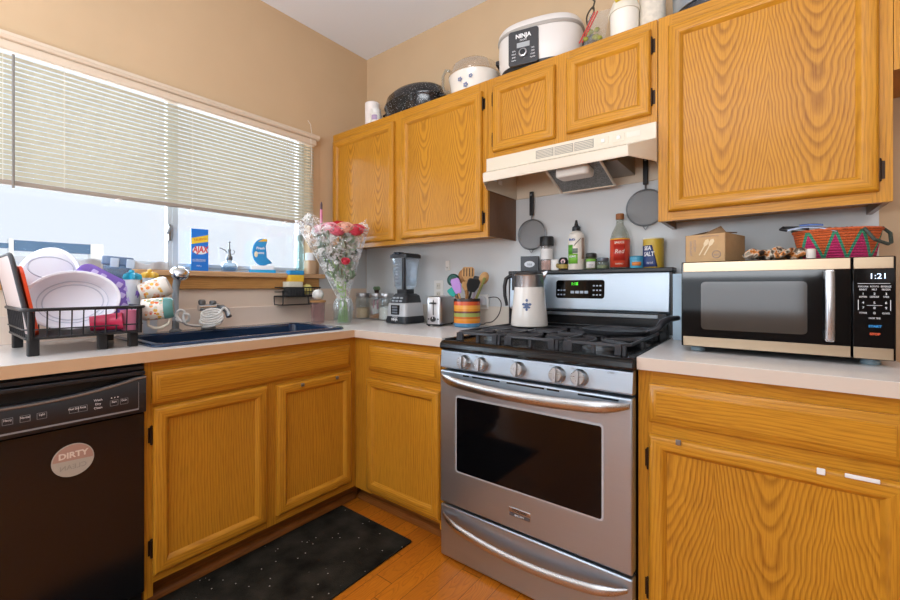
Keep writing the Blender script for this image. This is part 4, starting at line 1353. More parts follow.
x, y = -0.004, -0.962
t0 = thing('plant_mister', 'small round glass plant mister with a metal pump on the window sill', 'bottle', (x, y, SZ), face(x, y))
MB().lathe([(0.0, 0.0), (0.036, 0.0), (0.040, 0.006), (0.040, 0.03), (0.034, 0.048), (0.016, 0.058), (0.013, 0.066)], 28, cap=False).build('bottle', glassy('pale blue glass', (0.80, 0.88, 0.94), 0.03, 0.12, 'b8cfe0', 1.0), t0)
MB().lathe([(0.0, 0.004), (0.034, 0.004), (0.036, 0.024), (0, 0.024)], 24).build('water', glassy('bluish water', (0.65, 0.78, 0.88), 0.02, 0.2, '7d9db8'), t0)
MB().lathe([(0.015, 0.062), (0.017, 0.066), (0.017, 0.082), (0.010, 0.09), (0.007, 0.11), (0.009, 0.114), (0.009, 0.122), (0, 0.122)], 18).build('collar', GREYMETAL, t0)
MB().lathe([(0.0045, 0.115), (0.0045, 0.156), (0.007, 0.158), (0.007, 0.163), (0, 0.163)], 12).build('plunger', GREYMETAL, t0)
MB().tube([(-0.006, 0, 0.10), (-0.022, 0, 0.118), (-0.038, 0, 0.126), (-0.046, 0, 0.128)], 0.0028, 8).build('nozzle', GREYMETAL, t0)
MB().tube([(0.008, 0, 0.095), (0.022, 0, 0.098), (0.026, 0, 0.112), (0.018, 0, 0.118)], 0.002, 8).build('finger_rest', GREYMETAL, t0)

x, y = -0.006, -0.775
t0 = thing('cleaner_bottle', 'blue crescent-shaped cleaner bottle on a white stand on the sill', 'bottle', (x, y, SZ), face(x, y))
MB().rbox(-0.07, 0.07, -0.022, 0.022, 0, 0.016, 0.006).build('stand_base', mat('bright cyan plastic', '19a7e2', 0.35), t0)
MB().rbox(-0.062, 0.062, -0.018, 0.018, 0.016, 0.042, 0.008).build('stand', mat('white stand plastic', 'f3f6f8', 0.4), t0, bevel=0.004)
outer = [(0.055 * math.cos(a), 0.078 * math.sin(a)) for a in [math.radians(62 + (300 - 62) * i / 24) for i in range(25)]]
inner = [(0.026 + 0.046 * math.cos(a) + 0.010, 0.004 + 0.066 * math.sin(a)) for a in [math.radians(262 - (262 - 100) * i / 20) for i in range(21)]]
outer = [(px_, pz_) for px_, pz_ in outer]
cres = [(px_, pz_) for px_, pz_ in outer] + [(0.052, -0.062)] + [(0.030 + 0.0 * i, 0) for i in ()] + [(0.018 + 0.004 * math.cos(i), -0.03 + 0.033 * i) for i in range(0, 3)]
mb = MB().prism(cres, -0.017, 0.017)
mb.xf(0, Matrix.Translation((0.0, 0, 0.118)) @ Matrix.Rotation(PI / 2, 4, 'X'))
mb.build('crescent_body', mat('deep sky blue plastic', '128fcf', 0.3), t0, bevel=0.005, seg=3)
mb = MB().prism([(0.024, 0.0), (0.024, 0.016), (0.002, 0.016), (-0.020, 0.004), (-0.028, -0.004)], -0.0175, 0.0175)
mb.xf(0, Matrix.Translation((0.0, 0, 0.178)) @ Matrix.Rotation(PI / 2, 4, 'X'))
mb.build('cap', mat('mustard yellow plastic', 'dcae1c', 0.35), t0, bevel=0.003)
text('Fresh', 0.020, WHITEINK, t0, (-0.012, -0.0176, 0.140), bold=0.0006, shear=0.2)
text('MARINE', 0.014, WHITEINK, t0, (-0.012, -0.0176, 0.112), bold=0.0005, sx=0.8)
mb = MB().ball((-0.034, -0.016, 0.105), 0.010, 0.003, 0.018)
mb.build('foam_print', mat('cream print', 'e8e0b8', 0.4), t0)

x, y = -0.01, -0.535
t0 = thing('glass_bottle', 'tall greenish glass bottle at the right end of the window sill', 'bottle', (x, y, SZ))
MB().lathe([(0, 0), (0.024, 0), (0.026, 0.004), (0.026, 0.15), (0.02, 0.175), (0.014, 0.19), (0.014, 0.215), (0.0, 0.215)], 24, cap=False).build('bottle', glassy('green tinted glass', (0.72, 0.82, 0.80), 0.03, 0.15, '9fb5b0'), t0)
MB().lathe([(0.017, 0.205), (0.017, 0.24), (0, 0.24)], 20).build('cap', mat('grey green cap', '8ba09c', 0.4), t0)
x, y = 0.012, -0.475
t0 = thing('soap_bottle', 'beige soap bottle with a frosted white cap at the sill end by the flowers', 'bottle', (x, y, SZ))
MB().rbox(-0.03, 0.03, -0.03, 0.03, 0, 0.085, 0.012).build('bottle', mat('beige liquid soap', 'd3ae8a', 0.3), t0, bevel=0.003)
MB().lathe([(0.03, 0.085), (0.031, 0.1), (0.031, 0.128), (0.028, 0.133), (0, 0.133)], 24).build('cap', mat('frosted white plastic', 'eef0f2', 0.35), t0)

# scalloped cloth along the sill
mb = MB()
def ruf(u, v):
    y = -1.58 + 0.335 * u
    wv = abs(math.sin(u * PI * 2.6 + 0.4))
    z = SZ + 0.001 + v * (0.022 + 0.018 * wv)
    x = 0.0 + 0.014 * math.sin(u * 18) + 0.010 * v * math.cos(u * 11)
    return (x, y, z)
mb.grid(ruf, 60, 6)
t0 = mb.build('ruffled_cloth', mat('white grey cloth', 'cdd2d8', 0.8), solid=0.004, recalc=False)
tag(t0, 'pale grey ruffled cloth strip standing along the sill behind the purple tray', 'cloth')

# railing outside
t0 = thing('deck_railing', 'blue grey top rail of a deck railing seen outside through the window', 'railing', (-2.0, -1.5, -0.4))
off = (-2.0, -1.5, -0.4)
rel(MB().box(-2.05, -1.97, -1.565, -1.10, 1.395, 1.468), off).build('rail', mat('slate blue paint', '56789c', 0.6), t0)
rel(MB().box(-2.05, -1.97, -2.60, -1.585, 1.41, 1.442), off).build('rail', MATS['slate blue paint'], t0)
for y in (-1.575, -1.10, -2.6):
    rel(MB().box(-2.06, -1.96, y - 0.012 if y == -1.575 else y - 0.04, y + 0.012 if y == -1.575 else y + 0.04, -0.4, 1.475), off).build('post', mat('white paint', 'f2f2f2', 0.6), t0)

# ------------------------------------------------------------------ wire caddy with sponges
t0 = thing('sponge_caddy', 'black wire sponge caddy fixed to the wall right of the sink', 'caddy', (0.0, -0.585, 1.03))
off = (0.0, -0.585, 1.03)
kx0, kx1, ky0, ky1 = 0.008, 0.10, -0.715, -0.455
for z, r in ((1.128, 0.0038), (1.103, 0.002), (1.078, 0.003)):
    ring = [(x, y, z) for x, y in MB().rpoly(kx0, kx1, ky0, ky1, 0.012, 4)]
    rel(MB().tube(ring, r, 6, closed=True), off).build('rim_wire', RK, t0)
for i in range(14):
    y = ky0 + 0.012 + (ky1 - ky0 - 0.024) * i / 13
    rel(MB().cyl((kx1, y, 1.078), (kx1, y, 1.128), 0.0016, 6), off).build('wire', RK, t0)
rel(MB().box(kx0, kx1, ky0 + 0.004, ky1 - 0.004, 1.073, 1.076), off).build('base_plate', RK, t0)
for y in (ky0 + 0.004, ky1 - 0.03):
    rel(MB().tube([(kx1, y, 1.076), (kx1, y, 1.036), (kx1 - 0.01, y, 1.028), (0.008, y, 1.028), (0.004, y, 1.076)], 0.003, 6), off).build('drip_bracket', RK, t0)
rel(MB().box(0.012, 0.10, ky0 + 0.01, ky1 - 0.02, 1.024, 1.028), off).build('drip_tray', RK, t0, bevel=0.001)
rel(MB().box(0.0005, 0.006, -0.66, -0.51, 1.07, 1.11), off).build('wall_pad', BLACKPL, t0)


def sponge(label, loc, rz, sz, cols, zs):
    t0 = thing('sponge', label, 'sponge', loc, rz)
    a, b2 = sz
    for (z0, z1), (nm, c) in zip(zs, cols):
        MB().rbox(-a / 2, a / 2, -b2 / 2, b2 / 2, z0, z1, 0.008).build(nm, mat('sponge ' + c, c, 0.9, bump=0.6, vscale=160, var=0.08), t0, bevel=0.003)


tag(MB().rbox(-0.05, 0.05, -0.035, 0.035, 0, 0.05, 0.012).build('scouring_pad', mat('charcoal scourer', '3b3d40', 0.9, bump=0.8, vscale=200)), 'charcoal scouring pad at the bottom of the wire caddy', 'scouring pad')
bpy.data.objects['scouring_pad'].location = (0.056, -0.615, 1.0763)
bpy.data.objects['scouring_pad'].rotation_euler = (0, 0, PI / 2)
sponge('white sponge in the wire caddy under the blue and yellow one', (0.056, -0.622, 1.1268), PI / 2 + 0.05, (0.098, 0.065), [('foam', 'ece6d2')], [(0, 0.036)])
sponge('blue and yellow sponge on top of the stack in the wire caddy', (0.056, -0.607, 1.1632), PI / 2 - 0.12, (0.088, 0.060), [('foam', 'f0bf3a'), ('scrub_layer', '2d8fc8')], [(0, 0.040), (0.0402, 0.066)])
mb = MB()
for i in range(60):
    a, b2 = RND.uniform(0, 2 * PI), math.acos(RND.uniform(-1, 1))
    d = Vector((math.sin(b2) * math.cos(a), math.sin(b2) * math.sin(a), math.cos(b2)))
    e = d.orthogonal().normalized()
    f_ = d.cross(e)
    c_ = d * 0.024
    mb.tube([c_ + (e * math.cos(q) + f_ * math.sin(q)) * 0.014 + d * 0.004 * math.sin(3 * q) for q in [2 * PI * j / 10 for j in range(10)]], 0.0028, 5, closed=True)
t0 = mb.build('scrubber', mat('lemon mesh', 'efe08a', 0.6))
t0.location = (0.058, -0.528, 1.117)
tag(t0, 'pale yellow mesh scrubber ball at the right end of the wire caddy', 'scrubber', kind=None)

# ------------------------------------------------------------------ flowers in the corner
vx, vy = 0.333, -0.470
zc = CT1 + 0.0005
t0 = thing('flower_vase', 'clear glass jar of green stems holding the wrapped rose bouquet', 'vase', (vx, vy, zc))
MB().lathe([(0, 0), (0.046, 0), (0.052, 0.006), (0.055, 0.03), (0.055, 0.115), (0.047, 0.13), (0.050, 0.142), (0.048, 0.143), (0.044, 0.13), (0.052, 0.112), (0.052, 0.03), (0.045, 0.008), (0, 0.006)], 32, cap=False).build('jar', THICKGLASS, t0)
MB().lathe([(0, 0.009), (0.045, 0.009), (0.0505, 0.03), (0.0505, 0.085), (0, 0.085)], 28).build('water', glassy('jar water', (0.86, 0.93, 0.88), 0.02, 0.06, 'b4cdb8'), t0)
az = face(vx, vy)
bq = thing('bouquet', 'bouquet of pink and red roses in clear crinkled cellophane', 'flowers', (vx, vy, zc + 0.012), az)
bq.scale = (1, 1, 0.92)
LEAN = -0.055
STEMG = mat('green stem', '84b548', 0.5)
LEAFG = mat('dusty green leaf', '7c9478', 0.55)
LEAFD = mat('dark green leaf', '3f5c3e', 0.5)
for i in range(13):
    a = i * 2.4
    r0 = 0.036 * math.sqrt((i + 0.5) / 13)
    q = 2.2
    p0 = (r0 * math.cos(a), r0 * math.sin(a), 0.0)
    p1 = (r0 * 0.45 * math.cos(a + 0.7), r0 * 0.45 * math.sin(a + 0.7), 0.17)
    p2 = (LEAN * 0.6 + r0 * 2.4 * math.cos(a), r0 * 1.4 * math.sin(a), 0.40)
    MB().tube([p0, tuple((Vector(p0) + Vector(p1)) / 2 + Vector((0.003, 0, 0))), p1, tuple((Vector(p1) + Vector(p2)) / 2), p2], 0.0035, 7).build('stem', STEMG, bq)


def rose(parent, c, r, m_, tilt=(0, 0), name='rose', closed=False):
    mb = MB()
    Mx = Matrix.Translation(c) @ Matrix.Rotation(tilt[0], 4, 'X') @ Matrix.Rotation(tilt[1], 4, 'Y')
    layers = ((0.28, 0.95, 3), (0.5, 0.9, 4), (0.78, 0.72, 5)) + (() if closed else ((1.0, 0.5, 6),))
    for li, (rr_, hh, n_) in enumerate(layers):
        for p in range(n_):
            a0 = 2 * PI * (p + 0.37 * li) / n_
            wd = 2 * PI / n_ * 0.72

            def pet(u, v, a0=a0, wd=wd, rr_=rr_, hh=hh):
                a = a0 + (u - 0.5) * 2 * wd
                ed = 1 - (2 * u - 1) ** 4
                rad = r * rr_ * (0.35 + 0.65 * math.sin(v * PI * 0.62)) * (1 + 0.16 * max(0, v - 0.75) * 4 * (rr_ > 0.6))
                z = r * (-0.55 + v * (hh + 0.45) * (0.75 + 0.25 * ed))
                return (rad * math.cos(a), rad * math.sin(a), z)
            mb.grid(pet, 6, 5)
    mb.xf(0, Mx)
    rs = mb.build(name, m_, parent, recalc=False, solid=0.0012)
    cb = MB()
    for p in range(5):
        a = 2 * PI * p / 5
        cb.add([Mx @ Vector(q) for q in ((0, 0, -r * 0.7), (r * 0.5 * math.cos(a - 0.4), r * 0.5 * math.sin(a - 0.4), -r * 0.45), (r * 0.95 * math.cos(a), r * 0.95 * math.sin(a), -r * 0.25), (r * 0.5 * math.cos(a + 0.4), r * 0.5 * math.sin(a + 0.4), -r * 0.45))], [(0, 1, 2, 3)])
    cb.build('calyx', LEAFG, rs, recalc=False, solid=0.001)


def petal(nm, c):
    return mat('petal ' + nm, c, 0.6, spec=0.25)


roses = [(-0.13, -0.02, 0.575, 0.040, petal('pale pink', 'f2c4cc')), (-0.075, -0.05, 0.585, 0.042, petal('pink', 'f0a9b8')), (-0.10, 0.05, 0.56, 0.04, petal('pale pink', 'f2c4cc')),
         (-0.025, -0.01, 0.605, 0.040, petal('red', 'c8202e')), (0.01, -0.065, 0.585, 0.044, petal('peach', 'f2b9a2')), (0.065, -0.055, 0.570, 0.042, petal('coral', 'd8485a')),
         (0.085, 0.01, 0.590, 0.042, petal('coral', 'd8485a')), (0.03, 0.05, 0.60, 0.042, petal('rose', 'dc6a7c')), (-0.03, -0.085, 0.560, 0.038, petal('rose', 'dc6a7c'))]
for x, y, z, r, m_ in roses:
    rose(bq, (x + 0.0, y, z), r, m_, (0.5 - y * 2, x * 2))
rose(bq, (0.012, -0.085, 0.375), 0.028, petal('coral', 'd8485a'), (0.9, 0.1), 'rose_bud', True)
for i in range(135):
    z = RND.uniform(0.24, 0.54)
    wdt = 0.03 + (z - 0.15) / 0.45 * 0.125
    a = RND.uniform(0, 2 * PI)
    rad = 0.8 * wdt * math.sqrt(RND.uniform(0.15, 1))
    c_ = Vector((rad * math.cos(a) + LEAN * (z - 0.15) / 0.45, rad * math.sin(a) * 0.5, z))
    d = Vector((math.cos(a) * 0.6, math.sin(a) * 0.5 - 0.3, RND.uniform(0.8, 1.8))).normalized()
    e = d.cross(Vector((RND.uniform(-1, 1), RND.uniform(-1, 1), 0.3))).normalized()
    n_ = d.cross(e)
    L_ = RND.uniform(0.045, 0.08)
    mb = MB()
    mb.grid(lambda u, v: tuple(c_ + d * (L_ * v) + e * ((u - 0.5) * L_ * 0.62 * math.sin(PI * min(0.97, v * 0.95 + 0.03))) + n_ * (0.008 * (2 * u - 1) ** 2 - 0.01 * v * v)), 4, 6)
    mb.build('leaf', LEAFD if i % 3 == 0 else LEAFG, bq, recalc=False)
# little white filler flowers
for i in range(9):
    z = RND.uniform(0.28, 0.55)
    wdt = 0.03 + (z - 0.15) / 0.45 * 0.13
    a = RND.uniform(PI, 2 * PI)
    c_ = (wdt * 0.9 * math.cos(a) + LEAN * (z - 0.15) / 0.45, wdt * 0.5 * math.sin(a), z)
    mb = MB()
    for k_ in range(5):
        q = 2 * PI * k_ / 5
        mb.ball((c_[0] + 0.009 * math.cos(q), c_[1] - 0.002, c_[2] + 0.009 * math.sin(q)), 0.008, 0.003, 0.007, 8, 5)
    mb.build('filler_flower', mat('white petal', 'eef0ea', 0.6), bq)
# cellophane
CELL, t = new_mat('crinkled cellophane')
tr = t.n('ShaderNodeBsdfTransparent', {0: (0.97, 0.98, 1, 1)})
gl = t.n('ShaderNodeBsdfGlossy', {'Color': (1, 1, 1, 1), 'Roughness': 0.12})
tc = t.n('ShaderNodeTexCoord')
nz = t.noise(tc.outputs['Object'], 26.0, 3.0)
bmp = t.n('ShaderNodeBump', {'Height': nz, 'Strength': 0.9, 'Distance': 0.02})
t.t.links.new(bmp.outputs[0], gl.inputs['Normal'])
df = t.n('ShaderNodeBsdfDiffuse', {0: lin('ffffff')})
f = t.ramp(t.noise(tc.outputs['Object'], 38.0, 4.0, 0.6), [(0.46, (0.06, 0.06, 0.06)), (0.58, (0.55, 0.55, 0.55)), (0.68, (0.14, 0.14, 0.14))])  # white glints on the folds, put into the colour
lw = t.n('ShaderNodeLayerWeight', {0: 0.5})
f = t.m('ADD', f, t.m('MULTIPLY', t.m('POWER', lw.outputs['Facing'], 3.0), 0.55))
f = t.m('MINIMUM', f, 1.0)
m1 = t.n('ShaderNodeMixShader', {0: t.m('MULTIPLY', f, 0.85), 1: tr.outputs[0], 2: df.outputs[0]})
m2 = t.n('ShaderNodeMixShader', {0: 0.10, 1: m1.outputs[0], 2: gl.outputs[0]})
t.t.links.new(m2.outputs[0], t.out.inputs[0])


def cello(u, v):
    a = u * 2 * PI
    z = 0.145 + 0.475 * v
    wr = 0.032 + 0.168 * v ** 1.05
    k_ = 1 + 0.05 * math.sin(a * 7 + v * 4) * (0.3 + v)
    top = 0.035 * math.sin(a * 2 + 0.4) * v ** 6 + 0.02 * math.sin(a * 5) * v ** 4
    return (wr * k_ * math.cos(a) + LEAN * v, wr * 0.52 * k_ * math.sin(a), z + top)


MB().grid(cello, 72, 24).build('cellophane_wrap', CELL, bq, recalc=False)
mb = MB()
for k_ in range(9):
    a = k_ * 0.75
    mb.tube([(0.034 * math.cos(a), 0.034 * math.sin(a), 0.148), (0.05 * math.cos(a + 0.2), 0.05 * math.sin(a + 0.2), 0.115), (0.058 * math.cos(a), 0.060 * math.sin(a), 0.075)], lambda q: 0.010 * (1 - 0.7 * q), 6)
mb.build('cellophane_tail', CELL, bq)
t0 = thing('marker_pen', 'pink and black pen-shaped stick standing up in the bouquet', 'pen', (vx, vy, zc + 0.60), az)
t0.location = (vx - 0.105, vy - 0.075, zc + 0.515)
MB().cyl((0, 0, 0), (0, 0, 0.13), 0.0065, 12).build('barrel', mat('dark plum plastic', '4a2f3c', 0.35), t0)
MB().cyl((0, 0, 0.075), (0, 0, 0.155), 0.0075, 12).build('pink_sleeve', mat('pink sleeve', 'd985a8', 0.35), t0)
MB().lathe([(0.0065, 0.155), (0.0065, 0.185), (0.003, 0.2), (0, 0.2)], 12).build('cap', mat('dark plum plastic', '4a2f3c', 0.35), t0)

# left of the canisters: tumbler with a wooden lid and a white ball on it
t0 = thing('glass_tumbler', 'mauve glass tumbler with a wooden lid, left behind the flower jar', 'tumbler', (0.165, -0.525, zc))
MB().lathe([(0, 0), (0.036, 0), (0.038, 0.004), (0.043, 0.125), (0.040, 0.125), (0.035, 0.006), (0, 0.005)], 24, cap=False).build('tumbler', glassy('mauve glass', (0.92, 0.84, 0.85), 0.04, 0.16, 'd8bcba'), t0)
MB().lathe([(0.046, 0.1255), (0.047, 0.130), (0.046, 0.137), (0, 0.137)], 24).build('lid', mat('light wood disc', 'b98650', 0.5), t0)
t0 = tag(MB().ball((0, 0, 0.033), 0.034, 0.034, 0.033, 20, 12).build('timer', mat('white ceramic', 'eeece8', 0.25)), 'white round kitchen timer on the wooden tumbler lid', 'timer')
t0.location = (0.165, -0.525, zc + 0.1378)

# canisters in the corner
for i, (x, y, lab, c1, c2, fill) in enumerate((
        (0.088, -0.110, 'glass canister half full of tan oats, first beside the flowers', 'd9b88c', 'c9a070', 0.075),
        (0.205, -0.092, 'glass canister of pink packets over brown sugar, in the middle of the three', 'c98a52', 'e8a8b6', 0.03),
        (0.322, -0.112, 'glass canister half full of white sugar, next to the blender', 'efeae2', 'f5f1ea', 0.085))):
    t0 = thing('glass_canister', lab, 'canister', (x, y, zc), 0.4, 'clear canisters in the corner')
    MB().lathe([(0, 0), (0.048, 0), (0.052, 0.006), (0.052, 0.13), (0.044, 0.146), (0.044, 0.154), (0.041, 0.154), (0.041, 0.145), (0.049, 0.128), (0.049, 0.008), (0, 0.006)], 28, cap=False).build('jar', THICKGLASS, t0)
    MB().lathe([(0, 0.008), (0.047, 0.008), (0.0475, fill - 0.006), (0.04, fill), (0, fill + 0.004)], 26).build('contents', mat('canister fill ' + c1, c1, 0.8, bump=0.6, vscale=220, var=0.1), t0)
    if i == 1:
        for k_ in range(8):
            mb = MB().rbox(-0.019, 0.019, -0.004, 0.004, 0, 0.056, 0.003)
            a = k_ * 0.8
            mb.xf(0, Matrix.Translation((0.019 * math.cos(a), 0.019 * math.sin(a), 0.038 + 0.035 * (k_ % 2))) @ Matrix.Rotation(a * 2, 4, 'Z') @ Matrix.Rotation(0.25, 4, 'Y'))
            mb.build('packet', mat('pink paper packet' if k_ % 3 else 'white paper packet', 'e79fb2' if k_ % 3 else 'f0ecea', 0.6), t0)
    ld = MB().lathe([(0.0475, 0.146), (0.049, 0.148), (0.049, 0.172), (0.046, 0.176), (0, 0.176)], 28).build('lid', STEEL_Z, t0)
t0 = thing('plant_sprig', 'little dark green succulent sprig on a canister lid in the corner', 'plant', (0.155, -0.085, zc + 0.1765))
t0.location = (0.205, -0.092, zc + 0.1765)
MB().lathe([(0, 0), (0.014, 0), (0.017, 0.02), (0.015, 0.02), (0.012, 0.003), (0, 0.003)], 16, cap=False).build('pot', mat('dark clay', '3a2c2a', 0.6), t0)
for i in range(12):
    a = i * 2.4
    mb = MB().ball((0, 0, 0.014), 0.008, 0.004, 0.018, 10, 7)
    mb.xf(0, Matrix.Translation((0, 0, 0.018)) @ Matrix.Rotation(a, 4, 'Z') @ Matrix.Rotation(0.5 + 0.06 * i, 4, 'Y'))
    mb.build('leaf', mat('deep green succulent', '3f5636' if i % 2 else '6f8a66', 0.45), t0)

# ------------------------------------------------------------------ blender
x, y = 0.562, -0.185
t0 = thing('blender', 'black and silver countertop blender with a clear square jar', 'blender', (x, y, zc), face(x, y) - 0.78)
t0.scale = (0.92, 0.92, 0.985)
SILV = mat('silver grey plastic', 'c3c5c8', 0.35, 0.2)
DKG = mat('charcoal plastic', '26292e', 0.38)
mb = MB().loft([rr(-0.096, 0.096, -0.10, 0.10, 0.004, 0.03), rr(-0.096, 0.096, -0.10, 0.10, 0.022, 0.03), rr(-0.090, 0.090, -0.095, 0.095, 0.045, 0.03)], 0, True)
mb.build('base', DKG, t0)
mb = MB().loft([rr(-0.090, 0.090, -0.095, 0.095, 0.045, 0.03), rr(-0.086, 0.086, -0.088, 0.09, 0.118, 0.03), rr(-0.080, 0.080, -0.08, 0.085, 0.125, 0.03)], 0, True)
mb.build('housing', SILV, t0)
mb = MB().loft([rr(-0.080, 0.080, -0.082, 0.085, 0.124, 0.03), rr(-0.072, 0.072, -0.060, 0.075, 0.168, 0.03), rr(-0.055, 0.055, -0.052, 0.058, 0.180, 0.025)], 0, True)
sh = mb.build('shoulder', DKG, t0)
pn = MB().rbox(-0.036, 0.036, -0.0985, -0.088, 0.055, 0.112, 0.002).build('control_plate', mat('dark glossy plate', '15181c', 0.2), t0, bevel=0.003)
for i in range(3):
    MB().rbox(-0.025, 0.025, -0.1005, -0.098, 0.062 + i * 0.016, 0.073 + i * 0.016, 0.0008).build('button', mat('grey button', '6a7078', 0.4), pn, bevel=0.001)
for i in range(3):
    for j in range(2):
        mb = MB().rbox(-0.011, 0.011, -0.0035, 0.0035, -0.005, 0.005, 0.001)
        mb.xf(0, Matrix.Translation((-0.034 + i * 0.034, -0.079 + 0.009 * j, 0.136 + j * 0.018)) @ Matrix.Rotation(-0.45, 4, 'X'))
        mb.build('button', mat('pale button', 'aab0b8', 0.4), sh, bevel=0.001)
text('NINJA', 0.020, WHITEINK, t0, (0, -0.1008, 0.026), bold=0.0006)
text('PROFESSIONAL', 0.007, WHITEINK, t0, (0, -0.0966, 0.040))
JGL = glassy('blender jar plastic', (0.90, 0.94, 0.98), 0.05, 0.24, 'd4e0ea', 1.0)
mb = MB().loft([rr(-0.040, 0.040, -0.040, 0.040, 0.1805, 0.02), rr(-0.040, 0.040, -0.040, 0.040, 0.20, 0.02), rr(-0.058, 0.058, -0.058, 0.058, 0.225, 0.022), rr(-0.070, 0.070, -0.070, 0.070, 0.395, 0.022), rr(-0.067, 0.067, -0.067, 0.067, 0.395, 0.022), rr(-0.055, 0.055, -0.055, 0.055, 0.228, 0.02)], 0, True, False)
jr = mb.build('jar', JGL, t0)
MB().loft([rr(-0.045, 0.045, -0.045, 0.045, 0.180, 0.02), rr(-0.045, 0.045, -0.045, 0.045, 0.206, 0.02)], 0, True).build('jar_collar', DKG, jr)
mb = MB().rbox(0.040, 0.062, -0.078, -0.058, 0.205, 0.395, 0.006)
mb.build('handle', DKG, t0, bevel=0.004)
mb = MB()
mb.cyl((0, 0, 0.2), (0, 0, 0.34), 0.006, 10)
for z_ in (0.235, 0.275, 0.315):
    for s_ in (-1, 1):
        mb.add([(0, -0.008, z_), (s_ * 0.042, -0.003, z_ + 0.010 * s_), (s_ * 0.044, 0.004, z_ + 0.010 * s_), (0, 0.008, z_), (0, -0.008, z_ + 0.002), (s_ * 0.042, -0.003, z_ + 0.002 + 0.010 * s_), (s_ * 0.044, 0.004, z_ + 0.002 + 0.010 * s_), (0, 0.008, z_ + 0.002)],
               [(0, 1, 2, 3), (7, 6, 5, 4), (0, 4, 5, 1), (1, 5, 6, 2), (2, 6, 7, 3), (3, 7, 4, 0)])
mb.build('blade_tower', GREYMETAL, jr)
for i in range(6):
    MB().box(-0.02, 0.0, -0.0715, -0.0705, 0.255 + i * 0.02, 0.2562 + i * 0.02).build('measure_mark', WHITEINK, jr)
mb = MB().loft([rr(-0.077, 0.077, -0.077, 0.077, 0.3955, 0.022), rr(-0.077, 0.077, -0.077, 0.077, 0.415, 0.022), rr(-0.066, 0.066, -0.066, 0.066, 0.423, 0.022)], 0, True)
ld = mb.build('lid', DKG, t0)
MB().rbox(-0.03, 0.02, -0.085, -0.03, 0.415, 0.43, 0.008).build('pour_flap', mat('glossy black lid', '1b2530', 0.2), ld, bevel=0.003)

# ------------------------------------------------------------------ toaster, crock, outlet
x, y = 0.815, -0.160
t0 = thing('toaster', 'slim brushed steel toaster standing end-on beside the striped crock', 'toaster', (x, y, zc), face(x, y) - 0.42)
mb = MB().rbox(-0.047, 0.047, -0.10, 0.10, 0.012, 0.165, 0.018, top=0.012)
bd = mb.build('shell', STEEL_Z, t0)
MB().box(-0.043, 0.043, -0.097, 0.097, 0.006, 0.016).build('base', BLACKPL, t0)
for sx_ in (-1, 1):
    for sy_ in (-1, 1):
        MB().lathe([(0.007, 0), (0.008, 0.008)], 10, (sx_ * 0.033, sy_ * 0.085, 0)).build('foot', BLACKPL, t0)
MB().box(-0.0025, 0.0025, -0.1012, -0.099, 0.062, 0.145).build('lever_slot', BLACKPL, bd)
MB().box(-0.0012, 0.0012, -0.1002, -0.0998, 0.1, 0.101).build('slot_mark', BLACKPL, bd)
MB().rbox(-0.017, 0.017, -0.118, -0.101, 0.124, 0.132, 0.003).build('lever', DKG, t0, bevel=0.002)
mb = MB().lathe([(0.015, 0), (0.014, 0.012), (0, 0.012)], 20)
mb.xf(0, Matrix.Translation((0, -0.1, 0.040)) @ Matrix.Rotation(PI / 2, 4, 'X'))
kb = mb.build('dial', mat('dark dial', '33363a', 0.3, 0.4), t0)
MB().box(-0.0015, 0.0015, -0.1125, -0.1118, 0.042, 0.052).build('pointer', WHITEINK, kb)
for s_ in (-0.028, 0.028):
    mb = MB().cyl((s_, -0.101, 0.040), (s_, -0.0995, 0.040), 0.005, 12)
    mb.build('push_button', DKG, t0)
for s_ in (-0.019, 0.019):
    MB().box(s_ - 0.010, s_ + 0.010, -0.075, 0.075, 0.1638, 0.1656).build('bread_slot', BLACK, bd)

cx_, cy_ = 0.992, -0.150
m, t = new_mat('striped crock glaze')
ax = t.xyz()
bands = [(0, '4f86ac'), (0.022, 'e58a2c'), (0.034, 'e39a3c'), (0.046, 'd06a2a'), (0.056, '9fa85a'), (0.076, '6f3a34'), (0.086, 'e8962e'), (0.100, 'f0a845'), (0.118, 'd9582e'), (0.138, '3a2a2a')]
r_ = t.n('ShaderNodeValToRGB', {0: t.m('DIVIDE', ax[2], 0.16)})
r_.color_ramp.interpolation = 'CONSTANT'
while len(r_.color_ramp.elements) < len(bands):
    r_.color_ramp.elements.new(0.5)
for e, (z_, c) in zip(r_.color_ramp.elements, bands):
    e.position = z_ / 0.16
    e.color = lin(c)
t.set(t.b.inputs['Base Color'], r_.outputs[0])
t.b.inputs['Roughness'].default_value = 0.25
t0 = thing('utensil_crock', 'striped orange and blue utensil crock right of the toaster', 'crock', (cx_, cy_, zc))
MB().lathe([(0, 0), (0.066, 0), (0.072, 0.006), (0.073, 0.02), (0.073, 0.150), (0.0715, 0.154), (0.067, 0.152), (0.067, 0.012), (0, 0.010)], 40, cap=False).build('crock', m, t0)
WOOD = mat('light utensil wood', 'c99a62', 0.55, var=0.12, vscale=60)
WOOD2 = mat('darker utensil wood', 'a8733c', 0.55, var=0.12, vscale=60)


def utensil(name, label, base, top, roll, hm, make):
    """handle from base (inside the crock) to top; make(mb-list) builds the head in a local frame: z along the shaft, x across"""
    b_, t_ = Vector(base), Vector(top)
    t0 = thing(name, label, 'utensil', (cx_ + b_.x, cy_ + b_.y, zc + b_.z))
    d = (t_ - b_)
    L_ = d.length
    q = Vector((0, 0, 1)).rotation_difference(d.normalized())
    az_ = face(cx_, cy_)
    t0.rotation_euler = (q.to_matrix() @ Matrix.Rotation(az_ + roll, 3, 'Z')).to_euler()
    MB().cyl((0, 0, 0), (0, 0, L_), 0.0058, 10).build('handle', hm, t0)
    make(t0, L_)
    return t0


